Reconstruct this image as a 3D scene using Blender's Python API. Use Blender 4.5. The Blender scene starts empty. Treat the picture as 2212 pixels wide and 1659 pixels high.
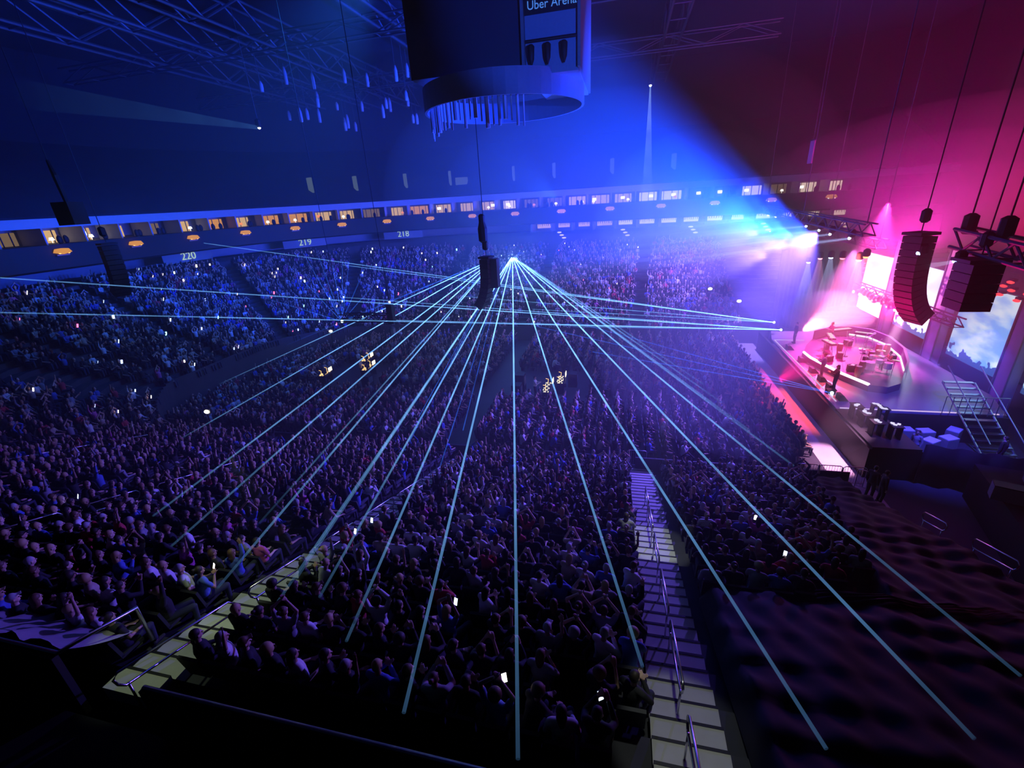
import bpy, bmesh, math, random
import numpy as np
from mathutils import Vector, Matrix
random.seed(7); RNG = np.random.default_rng(7)
SC = bpy.context.scene; COL = SC.collection
R = math.radians; PI = math.pi
CAM_Z = 14.2

# ------------------------------------------------------------------ camera
cd = bpy.data.cameras.new('camera'); cam = bpy.data.objects.new('camera', cd); COL.objects.link(cam); SC.camera = cam
cd.sensor_width = 36; cd.lens = 970/2212*36; cd.clip_start = .05; cd.clip_end = 400
_p, _y, _r = R(22.4), R(14.5), R(3.55)
FWD = Vector((-math.sin(_y)*math.cos(_p), math.cos(_y)*math.cos(_p), -math.sin(_p)))
_rt = Vector((math.cos(_y), math.sin(_y), 0)); _up = _rt.cross(FWD)
RT = _rt*math.cos(_r) - _up*math.sin(_r); UP = _up*math.cos(_r) + _rt*math.sin(_r)
mw = Matrix((RT, UP, -FWD)).transposed().to_4x4(); mw.translation = Vector((0, 0, CAM_Z)); cam.matrix_world = mw
def px(P):                                   # where a world point lands in the 2212 x 1659 frame
    d = Vector(P) - Vector((0, 0, CAM_Z)); z = d.dot(FWD)
    return (1106 + 970*d.dot(RT)/z, 829.5 - 970*d.dot(UP)/z, z)

# ------------------------------------------------------------------ world, exposure
w = bpy.data.worlds.new('world'); SC.world = w; w.use_nodes = True
w.node_tree.nodes['Background'].inputs[0].default_value = (.004, .012, .05, 1); w.node_tree.nodes['Background'].inputs[1].default_value = .15
vs = SC.view_settings; vs.view_transform = 'Standard'; vs.look = 'None'; vs.exposure = 0; vs.gamma = 1; vs.use_curve_mapping = False
cy = SC.cycles; cy.max_bounces = 3; cy.diffuse_bounces = 1; cy.glossy_bounces = 1; cy.transmission_bounces = 2; cy.volume_bounces = 0
cy.transparent_max_bounces = 90; cy.use_denoising = True; cy.adaptive_threshold = .025; cy.sample_clamp_indirect = 2; cy.caustics_reflective = False; cy.caustics_refractive = False

# ------------------------------------------------------------------ lights
def spot(name, loc, target, col, watt, angle, blend=.3, radius=.15):
    l = bpy.data.lights.new(name, 'SPOT'); l.energy = watt; l.color = col; l.spot_size = R(angle); l.spot_blend = blend; l.shadow_soft_size = radius
    o = bpy.data.objects.new(name, l); COL.objects.link(o); o.location = loc
    o.rotation_euler = (Vector(target) - Vector(loc)).to_track_quat('-Z', 'Y').to_euler(); return o
# wash lights over the stage and the hall, thrown out over the audience and up through the haze
for _y, _t in ((34, 40), (39, 42), (44, 45), (48.5, 50)): spot('wash_blue_air', (12.2, _y, 10.4), (-14, _t, 19), (.006, .055, 1), 95000, 62, .3)
for _y, _z in ((41, 9.6), (45, 8.2), (49, 9.9)): spot('wash_blue_core', (12.4, _y, _z), (-6, _y+12, 7), (.2, .13, 1), 26000, 90, 1.0, .3)
spot('wash_magenta_air', (19.5, 38, 8.6), (17, 36, 20), (.8, .0, .45), 13000, 150, 1.0)
spot('wash_red_air', (21.5, 29, 9.4), (21, 29, 20), (1, .0, .14), 4800, 150, 1.0)
spot('wash_magenta_rig', (15.5, 31, 6.5), (14, 22, 12), (1, .0, .25), 2500, 110, .9)
spot('wash_violet_crowd', (12, 34, 11), (-6, 17, 0), (.16, .09, 1), 66000, 68, .9)
spot('wash_blue_crowd', (-9, 34, 27.6), (-12, 37, 0), (.012, .12, 1), 60000, 90, .9)
spot('wash_blue_left', (-14, 30, 27.6), (-40, 32, 4), (.02, .16, 1), 20000, 66, .9)
spot('wash_blue_far', (-4, 36, 27.6), (-10, 62, 6), (.02, .12, 1), 14000, 80, .8)
spot('wash_blue_roof', (-6, 44, 14), (-32, 30, 30), (.02, .10, 1), 5000, 70, .9)
spot('fill_blue_board', (8, 2, 16), (-3.8, 30, 24), (.02, .10, 1), 32000, 26, .6)  # added from the camera side to brighten the board's front
spot('fill_red_speakers', (9, 27, 3.5), (13.2, 22.8, 10), (1, .0, .2), 5200, 60, .9)  # added below the arrays; its red imitates haze glowing before them
# stage: key smoke bursts and back light
spot('stage_burst_left', (15.0, 41.6, 2.4), (20, 41.5, 5.5), (1, .25, .42), 42000, 66, .5)
spot('stage_burst_core', (19, 45, 8.5), (18, 41, 2), (.9, .22, 1), 20000, 80, .8)
spot('stage_key', (17, 37, 12.5), (15.8, 35.5, 1.5), (1, .05, .5), 42000, 50, .7)
spot('stage_white_side', (20.8, 33.6, 2.2), (17, 42, 4.5), (.22, .13, 1), 30000, 36, .7)
spot('floor_warm', (13.8, 32, 10), (11.8, 31, 0), (1, .10, .10), 16000, 42, .6)
spot('floor_pale', (13.0, 24.5, 8), (11.4, 24.5, 0), (1, .45, .85), 12000, 26, .7)
spot('floor_violet', (13, 43, 10), (11.5, 44, 0), (.4, .25, 1), 9000, 50, .6)
spot('wing_blue', (15, 22, 8), (16.5, 26, 1), (.06, .06, 1), 6000, 80, .8)
spot('backdrop_violet', (16, 33, 9.5), (22, 36, 4), (.5, .06, 1), 5000, 90, .8)
# spots added above the stairs without fixtures, for the tiny step lights
for _l in (((1.3, 12.0, 8.5), (1.3, 12.3, 3.4), 330, 32), ((1.2, 5.4, 9.6), (1.2, 5.1, 5.8), 80, 40), ((-8.5, 7.0, 9.2), (-8.6, 6.8, 5.3), 110, 60), ((-8.5, 4.4, 9.2), (-8.6, 4.3, 6.2), 50, 50)):
    spot('stair_fill', _l[0], _l[1], (.8, 1, .6) if _l[0][0] < 0 else (.85, .93, .85), _l[2], _l[3], .4, .05)

# ------------------------------------------------------------------ materials
MATS = {}
def mat(name, col=(.5, .5, .5), rough=.6, metal=0, var=.12, scale=8, bump=0, spec=.5):
    if name in MATS: return MATS[name]
    m = bpy.data.materials.new(name); m.use_nodes = True; nt = m.node_tree; b = nt.nodes['Principled BSDF']
    b.inputs['Roughness'].default_value = rough; b.inputs['Metallic'].default_value = metal; b.inputs['Specular IOR Level'].default_value = spec
    tc = nt.nodes.new('ShaderNodeTexCoord'); n = nt.nodes.new('ShaderNodeTexNoise'); n.inputs['Scale'].default_value = scale
    nt.links.new(tc.outputs['Object'], n.inputs['Vector'])
    mx = nt.nodes.new('ShaderNodeMix'); mx.data_type = 'RGBA'
    mx.inputs[6].default_value = tuple(c*(1-var) for c in col)+(1,); mx.inputs[7].default_value = tuple(min(1, c*(1+var)) for c in col)+(1,)
    nt.links.new(n.outputs['Fac'], mx.inputs[0]); nt.links.new(mx.outputs[2], b.inputs['Base Color'])
    if bump:
        bp = nt.nodes.new('ShaderNodeBump'); bp.inputs['Strength'].default_value = bump
        nt.links.new(n.outputs['Fac'], bp.inputs['Height']); nt.links.new(bp.outputs[0], b.inputs['Normal'])
    MATS[name] = m; return m
def mat_obj(name, rough=.8):                 # takes each object's own colour
    if name in MATS: return MATS[name]
    m = bpy.data.materials.new(name); m.use_nodes = True; nt = m.node_tree; b = nt.nodes['Principled BSDF']; b.inputs['Roughness'].default_value = rough
    i = nt.nodes.new('ShaderNodeObjectInfo'); nt.links.new(i.outputs['Color'], b.inputs['Base Color']); MATS[name] = m; return m
def mat_vc(name, rough=.8):
    m = bpy.data.materials.new(name); m.use_nodes = True; nt = m.node_tree; b = nt.nodes['Principled BSDF']; b.inputs['Roughness'].default_value = rough
    i = nt.nodes.new('ShaderNodeAttribute'); i.attribute_name = 'Col'; nt.links.new(i.outputs['Color'], b.inputs['Base Color']); MATS[name] = m; return m
def glow(name, col, s, sample=False):
    if name in MATS: return MATS[name]
    m = bpy.data.materials.new(name); m.use_nodes = True; nt = m.node_tree; nt.nodes.clear()
    e = nt.nodes.new('ShaderNodeEmission'); e.inputs[0].default_value = tuple(col)+(1,); e.inputs[1].default_value = s
    o = nt.nodes.new('ShaderNodeOutputMaterial'); nt.links.new(e.outputs[0], o.inputs[0])
    m.cycles.emission_sampling = 'AUTO' if sample else 'NONE'; MATS[name] = m; return m
def beam_mat(name, col, s):                  # tube glow standing for light scattered in haze: adds to what lies behind
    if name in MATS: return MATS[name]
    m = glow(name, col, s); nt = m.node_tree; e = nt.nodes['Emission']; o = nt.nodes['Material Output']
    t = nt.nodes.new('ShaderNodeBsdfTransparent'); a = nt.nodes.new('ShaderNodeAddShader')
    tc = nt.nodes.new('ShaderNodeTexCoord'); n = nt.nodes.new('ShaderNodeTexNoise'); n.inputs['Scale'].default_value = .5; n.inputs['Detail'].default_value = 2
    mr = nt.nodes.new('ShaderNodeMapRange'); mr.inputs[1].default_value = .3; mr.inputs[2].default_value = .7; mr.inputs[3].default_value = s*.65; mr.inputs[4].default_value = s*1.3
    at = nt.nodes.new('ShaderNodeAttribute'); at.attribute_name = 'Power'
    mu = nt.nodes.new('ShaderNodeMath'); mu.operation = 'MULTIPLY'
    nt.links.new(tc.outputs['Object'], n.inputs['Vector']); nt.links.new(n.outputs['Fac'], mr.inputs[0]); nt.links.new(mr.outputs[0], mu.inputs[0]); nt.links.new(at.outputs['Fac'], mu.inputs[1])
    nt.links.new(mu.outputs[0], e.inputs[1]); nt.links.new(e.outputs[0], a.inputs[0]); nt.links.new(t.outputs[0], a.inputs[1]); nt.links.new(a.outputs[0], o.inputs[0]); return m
M_CONC = mat('dark_concrete', (.05, .05, .06), .8, var=.3, scale=2)
M_FLOOR = mat('arena_floor', (.09, .09, .11), .55, var=.25, scale=.8)
M_TREAD = mat('pale_tread', (.62, .62, .56), .7, var=.15, scale=3)
M_BLACK = mat('black_paint', (.012, .012, .014), .6)
M_CLOTH = mat('black_cloth', (.012, .011, .016), .8, var=.4, scale=3, bump=.2, spec=.25)
M_STEEL = mat('brushed_steel', (.62, .63, .66), .28, 1)
M_GREY = mat('grey_paint', (.22, .23, .26), .5)
M_FASC = mat('pale_fascia', (.55, .57, .62), .6)
M_TRUSS = mat('truss_metal', (.14, .15, .17), .5, .5)
M_SEAT = mat('seat_shell', (.02, .02, .03), .6)
M_DECK = mat('stage_deck', (.26, .22, .28), .3, var=.35, scale=.7)
M_WARM = mat('warm_wall', (.62, .45, .27), .8)
M_SKIN = mat_obj('skin', .55); M_FAB = mat_obj('fabric', .85); M_HAIR = mat_obj('hair', .6)
M_EYE = mat('eye_dark', (.02, .015, .01), .3)
M_CROWD = mat_vc('crowd_clothes_and_skin')

# ------------------------------------------------------------------ mesh helpers
def text_mesh(txt, size, ext, m, parent, loc, rot):
    cu = bpy.data.curves.new('lettering', 'FONT'); cu.body = txt; cu.size = size; cu.extrude = ext; cu.align_x = 'CENTER'
    t = bpy.data.objects.new('tmp_text', cu); COL.objects.link(t); me = bpy.data.meshes.new_from_object(t.evaluated_get(bpy.context.evaluated_depsgraph_get())); bpy.data.objects.remove(t)
    me.materials.clear(); me.materials.append(m); o = bpy.data.objects.new('lettering', me); COL.objects.link(o); o.parent = parent; o.location = Vector(loc)-Vector(parent['_w']); o.rotation_euler = rot; return o
_O1 = 'first second third fourth fifth sixth seventh eighth ninth tenth eleventh twelfth thirteenth fourteenth fifteenth sixteenth seventeenth eighteenth nineteenth'.split()
_T = {2: 'twent', 3: 'thirt', 4: 'fort', 5: 'fift'}
def ordw(n):
    if n < 20: return _O1[n-1]
    return _T[n//10]+('ieth' if n % 10 == 0 else 'y-'+_O1[n % 10-1])
class MB:
    def __init__(s): s.v = []; s.f = []; s.m = []; s.k = 0
    def add(s, vs, fs):
        b = len(s.v); s.v += [tuple(v) for v in vs]; s.f += [tuple(i+b for i in f) for f in fs]; s.m += [s.k]*len(fs); return s
    def box(s, c, d, rz=0, mtx=None):
        x, y, z = (q/2 for q in d); P = [Vector(p) for p in ((-x,-y,-z),(x,-y,-z),(x,y,-z),(-x,y,-z),(-x,-y,z),(x,-y,z),(x,y,z),(-x,y,z))]
        Mx = mtx or Matrix.Rotation(rz, 4, 'Z'); return s.add([Mx @ p + Vector(c) for p in P], [(3,2,1,0),(4,5,6,7),(0,1,5,4),(1,2,6,5),(2,3,7,6),(3,0,4,7)])
    def tube(s, pts, r, n=8, caps=True):
        pts = [Vector(p) for p in pts]; rs = r if isinstance(r, (list, tuple)) else [r]*len(pts); vs = []; fs = []
        prev = None
        for i, p in enumerate(pts):
            t = (pts[min(i+1, len(pts)-1)] - pts[max(i-1, 0)]).normalized()
            if prev is None:
                a = t.cross(Vector((0, 0, 1)) if abs(t.z) < .9 else Vector((1, 0, 0))).normalized()
            else: a = (prev - t*prev.dot(t)).normalized()
            prev = a; b = t.cross(a)
            for j in range(n): vs.append(p + (a*math.cos(2*PI*j/n) + b*math.sin(2*PI*j/n))*rs[i])
        for i in range(len(pts)-1):
            for j in range(n): k = (j+1) % n; fs.append((i*n+j, i*n+k, (i+1)*n+k, (i+1)*n+j))
        if caps: fs += [tuple(range(n-1, -1, -1)), tuple((len(pts)-1)*n+j for j in range(n))]
        return s.add(vs, fs)
    def lathe(s, c, prof, n=12):             # prof: (radius, z)
        vs = [(c[0]+r*math.cos(2*PI*j/n), c[1]+r*math.sin(2*PI*j/n), c[2]+z) for r, z in prof for j in range(n)]
        fs = [(i*n+j, i*n+(j+1) % n, (i+1)*n+(j+1) % n, (i+1)*n+j) for i in range(len(prof)-1) for j in range(n)]
        return s.add(vs, fs + [tuple(range(n-1, -1, -1)), tuple((len(prof)-1)*n+j for j in range(n))])
    def prism(s, poly, z0, z1):
        n = len(poly); vs = [(x, y, z0) for x, y in poly] + [(x, y, z1) for x, y in poly]
        return s.add(vs, [tuple(range(n-1, -1, -1)), tuple(range(n, 2*n))] + [(i, (i+1) % n, n+(i+1) % n, n+i) for i in range(n)])
    def ell(s, c, d, n=10, m=7):
        prof = [(math.sin(PI*i/m), -math.cos(PI*i/m)) for i in range(m+1)]; prof[0] = (.05, -1); prof[-1] = (.05, 1)
        vs = [(c[0]+r*math.cos(2*PI*j/n)*d[0], c[1]+r*math.sin(2*PI*j/n)*d[1], c[2]+z*d[2]) for r, z in prof for j in range(n)]
        return s.add(vs, [(i*n+j, i*n+(j+1) % n, (i+1)*n+(j+1) % n, (i+1)*n+j) for i in range(m) for j in range(n)] + [tuple(range(n-1, -1, -1)), tuple(m*n+j for j in range(n))])
    def build(s, name, m, parent=None, smooth=False, origin=None):
        off = Vector(parent.get('_w', (0, 0, 0))) if parent is not None else Vector(origin or (0, 0, 0))
        me = bpy.data.meshes.new(name); me.from_pydata([tuple(Vector(v)-off) for v in s.v], [], s.f)
        for q in (m if isinstance(m, (list, tuple)) else [m]): me.materials.append(q)
        me.polygons.foreach_set('material_index', s.m)
        if smooth: me.polygons.foreach_set('use_smooth', [True]*len(me.polygons))
        me.update(); o = bpy.data.objects.new(name, me); COL.objects.link(o)
        if parent is not None: o.parent = parent
        else: o.location = off
        return o
def tag(o, label, cat, group=None, kind=None):
    o['label'] = label; o['category'] = cat
    if group: o['group'] = group
    if kind: o['kind'] = kind
    return o
def thing(name, label, cat, loc, group=None):      # Empty at the thing's base; children are given in world coordinates
    o = bpy.data.objects.new(name, None); COL.objects.link(o); o.location = loc; o['_w'] = tuple(loc); o.empty_display_size = .1
    return tag(o, label, cat, group)
def struct(o): o['kind'] = 'structure'; return o
def kids(o): return [c for c in bpy.data.objects if c.parent == o]
def mesh_np(name, V, F, m, cols=None, smooth=False):   # fast mesh from arrays; F is (n,4)
    me = bpy.data.meshes.new(name); nv, nf = len(V), len(F)
    me.vertices.add(nv); me.vertices.foreach_set('co', np.asarray(V, np.float32).ravel())
    me.loops.add(nf*4); me.loops.foreach_set('vertex_index', np.asarray(F, np.int32).ravel())
    me.polygons.add(nf); me.polygons.foreach_set('loop_start', np.arange(0, nf*4, 4, dtype=np.int32))
    if cols is not None:
        a = me.color_attributes.new('Col', 'FLOAT_COLOR', 'CORNER'); c = np.ones((nf, 4, 4), np.float32); c[:, :, :3] = cols[:, None, :]; a.data.foreach_set('color', c.ravel())
    me.update(calc_edges=True); me.materials.append(m)
    if smooth: me.polygons.foreach_set('use_smooth', np.ones(nf, bool))
    o = bpy.data.objects.new(name, me); COL.objects.link(o); return o

# ------------------------------------------------------------------ the bowl: inner and outer edge of the lower stand
def arc(cx, cy_, r, a0, a1, n): return [(cx+r*math.cos(R(a0+(a1-a0)*i/n)), cy_+r*math.sin(R(a0+(a1-a0)*i/n))) for i in range(n)]
def seg(a, b, n): return [(a[0]+(b[0]-a[0])*i/n, a[1]+(b[1]-a[1])*i/n) for i in range(n)]
IN = seg((11, 21.5), (-30, 21.5), 41) + arc(-30, 24.5, 3, 270, 180, 14) + seg((-33, 24.5), (-33, 33.5), 22) + arc(-21, 33.5, 12, 180, 90, 36) + seg((-21, 45.5), (34, 45.5), 55) + [(34, 45.5)]
OUT = seg((11, 4), (-30, 4), 41) + seg((-30, 4), (-35, 4), 4) + arc(-35, 14, 10, 270, 180, 10) + seg((-45, 14), (-45, 36), 22) + arc(-19, 36, 26, 180, 90, 36) + seg((-19, 62), (34, 62), 55) + [(34, 62)]
NU = len(IN)
ZI = [.3]*41 + [.3+1.9*i/14 for i in range(14)] + [2.2]*22 + [2.2-1.4*i/36 for i in range(36)] + [.8]*56
ZO = [6.2]*41 + [6.2+3.0*i/14 for i in range(14)] + [9.2]*22 + [9.2-1.7*i/36 for i in range(36)] + [7.5]*56
def bowl(u, t):                               # u in samples (float), t 0 inner .. 1 outer
    i = min(int(u), NU-2); f = u-i
    L = lambda A: tuple(A[i][k]*(1-f)+A[i+1][k]*f for k in (0, 1))
    a, b = L(IN), L(OUT); zi = ZI[i]*(1-f)+ZI[i+1]*f; zo = ZO[i]*(1-f)+ZO[i+1]*f
    return (a[0]*(1-t)+b[0]*t, a[1]*(1-t)+b[1]*t, zi*(1-t)+zo*t)
ROWS = 20
# terrace steps
mb = MB(); vs = []; fs = []
for i in range(NU):
    vs.append((IN[i][0], IN[i][1], 0))
    for k in range(ROWS+1):
        x, y, z = bowl(min(i, NU-1-1e-6), k/ROWS); z1 = bowl(min(i, NU-1-1e-6), min(k+1, ROWS)/ROWS)[2]
        zt = z
        vs.append((x, y, bowl(min(i, NU-1-1e-6), max(k-1, 0)/ROWS)[2] if k else z)); vs.append((x, y, zt))
W_ = 1+2*(ROWS+1)
for i in range(NU-1):
    for j in range(W_-1): a = i*W_+j; fs.append((a, a+1, a+W_+1, a+W_))
struct(mb.add(vs, fs).build('floor_stand_terrace', M_CONC))
mb = MB(); mb.box((-8, 33, -.25), (130, 110, .5)); struct(mb.build('floor', M_FLOOR))
mb = MB()
for i in range(NU-1):                         # low front wall of the stands
    a, b = IN[i], IN[i+1]; c = ((a[0]+b[0])/2, (a[1]+b[1])/2); l = math.hypot(b[0]-a[0], b[1]-a[1]); h = (ZI[i]+ZI[i+1])/2+.75
    if a[0] < 1.9 and a[0] > .6 and i < 42: continue
    mb.box((c[0], c[1], h/2), (l+.02, .08, h), math.atan2(b[1]-a[1], b[0]-a[0]))
struct(mb.build('wall_stand_front', mat('dark_wall', (.05, .05, .06), .7)))
# outer shell above the lower stand, swept along the outer edge
def sweep(prof, name, m, i0=33, i1=NU-1, closed=True, drop=None):  # prof: (outward offset, z)
    vs = []; fs = []; n = len(prof)
    for i in range(i0, i1+1):
        a, b = Vector(OUT[max(i-1, 0)]), Vector(OUT[min(i+1, NU-1)]); d = (b-a).normalized(); nrm = Vector((-d.y, d.x)) * 1
        c = Vector(OUT[i])
        if nrm.dot(c - Vector((-8, 33))) < 0: nrm = -nrm
        for o_, z in prof: p = c + nrm*o_; vs.append((p.x, p.y, z))
    for i in range(i1-i0):
        for j in range(n if closed else n-1):
            k = (j+1) % n; fs.append((i*n+j, i*n+k, (i+1)*n+k, (i+1)*n+j))
    if closed: fs += [tuple(range(n)), tuple((i1-i0)*n+j for j in range(n-1, -1, -1))]
    o = MB().add(vs, fs).build(name, m); return struct(o)
sweep([(0, 6), (.3, 6), (.3, 9.9), (0, 9.9)], 'wall_concourse', M_CONC)
sweep([(-1.2, 11.1), (-1.25, 12.9), (-1.15, 12.9), (-1.1, 11.3), (2.6, 11.3), (2.6, 10.95), (-1.0, 10.95)], 'wall_balcony_front', M_BLACK)
sweep([(2.6, 9.4), (3.0, 9.4), (3.0, 14.6), (2.6, 14.6)], 'wall_suite_back', M_GREY)
sweep([(0, 9.5), (3, 9.5), (3, 9.9), (0, 9.9)], 'floor_lower_suites', M_CONC)
sweep([(0, 12.75), (2.6, 12.75), (2.6, 12.9), (0, 12.9)], 'floor_upper_suites', M_CONC)
sweep([(-.6, 14.15), (3, 14.15), (3, 15.1), (-.5, 14.85)], 'trim_1', M_FASC)
sweep([(-.2, 15.0), (16, 22.5), (16, 22.2), (0, 14.85)], 'floor_upper_tier', mat('upper_tier', (.04, .05, .08), .8, var=.3, scale=.6))
sweep([(16, 22.2), (16.4, 22.2), (16.4, 31), (16, 31)], 'wall_roof_edge', mat('roof_wall', (.012, .016, .03), .9))
mb = MB(); mb.box((-8, 33, 31.3), (150, 130, .5)); struct(mb.build('ceiling', mat('roof_deck', (.02, .025, .04), .9)))
mb = MB(); mb.box((37, 33, 15), (.4, 110, 32)); struct(mb.build('wall_backstage', M_BLACK))

# ------------------------------------------------------------------ stairs and hand rails
def nearz(Y): return .3 + (21.5-Y)*5.9/17.5
def stairs(x0, x1, label, y_end=3.6):
    r = thing('aisle_steps', label, 'stairs', ((x0+x1)/2, 21.5, 0), 'stairs down through the near stand')
    t = MB(); e = MB(); st = .4375; n = int(round((21.5-y_end)/st))
    for k in range(n):
        ya = 21.5-k*st; z = nearz(ya)+.02
        t.box(((x0+x1)/2, ya-st/2, z-.1), (x1-x0, st, .32))
        t.k = 1; t.box(((x0+x1)/2, ya-.022, z+.062), (x1-x0, .05, .012)); t.k = 0
    t.build('tread', [M_TREAD, M_BLACK], r); return r
stairs(.72, 1.9, 'pale stepped aisle right of centre running down past the black covered seats')
stairs(-9.1, -8.0, 'greenish lit stepped aisle beside the long rail at the lower left')
stairs(-20.3, -19.3, 'dark stepped aisle with blue rails, third aisle from the black covered seats')
stairs(-31.6, -30.7, 'dark stepped aisle at the far left corner of the near stand', 10)
stairs(10.45, 11.0, 'pale narrow stepped strip along the right edge of the black covered seats')
NR = 0
def rail(x, ya, yb, where):                   # a loop of two bars on two posts, following the slope (ya < yb)
    global NR; NR += 1
    g = lambda y, h: (x, y, nearz(y)+h)
    r = thing('handrail', f'steel handrail loop, {where}', 'handrail', g(yb, 0), 'handrails on the near stand stairs')
    pts = [g(ya, .72), g(ya-.03, .85), g(ya+.06, .95), g(yb-.06, .95), g(yb+.03, .85), g(yb, .72), g(yb-.08, .62), g(ya+.08, .62), g(ya, .72)]
    MB().tube(pts, .022, 8).build('rail_loop', M_STEEL, r, True)
    for y in (ya+.12, yb-.12): MB().tube([g(y, 0), g(y, .64)], .02, 8).build('post', M_STEEL, r, True)
ORD = ['uppermost', 'second', 'third', 'fourth', 'fifth', 'sixth', 'lowest']
for q, (a, b) in enumerate(((3.0, 4.75), (5.35, 7.1), (7.5, 9.2), (9.75, 11.4), (12.0, 13.75), (14.2, 15.9))): rail(1.2, a, b, f'{ORD[q]} on the pale stairs right of centre')
for q, (a, b) in enumerate(((3.25, 5.4), (5.85, 7.5), (7.95, 9.7), (10.3, 12.05), (12.5, 14.4), (15.2, 17.0))): rail(-7.85, a, b, f'{ORD[q]} beside the greenish lit stairs')
for q, (a, b) in enumerate(((6.3, 7.95), (8.7, 10.2), (10.9, 12.6), (13.3, 14.8))): rail(-17.15, a, b, f'{ORD[q]} of the blue lit rails between the left blocks')
for q, (a, b) in enumerate(((11.8, 13.4), (13.9, 15.2), (15.8, 17.9))): rail(-27.1, a, b, f'{ORD[q]} of the far left stairs')
for q, (a, b) in enumerate(((12.0, 13.5), (14.6, 15.7))): rail(10.6, a, b, f'{("upper","lower")[q]} one beyond the black covered seats')
# ------------------------------------------------------------------ back parapet of the near stand (at the camera's feet)
mb = MB(); mb.box((10, 3.15, 6.7), (34.2, .12, 1.5)); struct(mb.build('wall_parapet', M_BLACK))
mb = MB(); mb.tube([(-7.05, 3.15, 7.48), (27, 3.15, 7.48)], .04, 8); mb.tube([(-7.05, 3.15, 7.48), (-7.05, 3.15, 6.3)], .03, 8)
tag(mb.build('parapet_rail', M_STEEL, None, True), 'long blue lit rail on top of the black wall at the bottom edge', 'rail')
mb = MB(); mb.box((-10, -1.2, 6.2), (90, 8.6, .2)); struct(mb.build('floor_concourse', M_BLACK))
mb = MB(); mb.box((-27, 3.3, 6.7), (35.6, .1, 1.45)); struct(mb.build('wall_parapet_left', M_BLACK))
mb = MB(); mb.tube([(-30, 3.35, 7.45), (-9.2, 3.35, 7.45), (-9.2, 4.6, 7.1), (-9.2, 4.6, 6.2)], .04, 8)
tag(mb.build('corner_rail', M_STEEL, None, True), 'blue lit rail bending round the lower left stair head', 'rail')
mb = MB(); vs = []; fs = []
for i in range(41):
    x = -15 + 5.8*i/40
    for j in range(8):
        s = j/7; vs.append((x, 3.5+.9*s+.05*math.sin(i*1.1), 7.4-.9*s*(1-.3*s) - .35*max(0, math.sin(i*.16))*s + .04*math.sin(i*1.7)))
for i in range(40):
    for j in range(7): a = i*8+j; fs.append((a, a+1, a+9, a+8))
tag(MB().add(vs, fs).build('draped_cloth', mat('violet_cloth', (.3, .28, .34), .9), None, True), 'pale cloth draped over the rail in the bottom left corner', 'cloth')

# ------------------------------------------------------------------ suites along the outer edge
SL = [0]
for i in range(NU-1): SL.append(SL[-1] + math.dist(OUT[i], OUT[i+1]))
def frame(s):
    i = max(j for j in range(NU-1) if SL[j] <= s); f = (s-SL[i])/(SL[i+1]-SL[i]+1e-9)
    a, b = Vector(OUT[i]), Vector(OUT[i+1]); d = (b-a).normalized(); c = a+(b-a)*f; return c, d, Vector((-d.y, d.x))
def s_at(x, far=True):                        # arc length of a point on the far straight
    j = next(k for k in range(NU-1) if k > 113 and OUT[k][0] <= x < OUT[k+1][0]); return SL[j] + (x-OUT[j][0])
def W(s, off, z, along=0):
    c, d, n = frame(s)
    if n.dot(c-Vector((-8, 33))) < 0: n = -n
    p = c + n*off + d*along; return Vector((p.x, p.y, z))
def rot_in(s):                                # z rotation whose +X runs along the wall as seen from inside
    c, d, n = frame(s); return math.atan2(d.y, d.x)
G_WARM = glow('lit_wall_warm', (1, .62, .26), .8); G_AMB = glow('lit_wall_amber', (1, .42, .08), .75); G_DIM = glow('lit_wall_dim', (.55, .36, .2), .35)
G_PALE = glow('lit_wall_pale', (1, .8, .62), 1.2); G_WHITE = glow('lamp_white', (1, .93, .85), 3.0); G_LAMP = glow('lamp_amber', (1, .55, .16), 2.2); G_SCR = glow('screen_orange', (1, .3, .08), 1.3)
G_BLUEW = glow('lamp_blue_white', (.35, .7, 1), 2.5)
s_left = SL[60]; s_end = s_at(27); nmod = int((s_end-s_left)/3.0); rs = random.Random(3)
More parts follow.
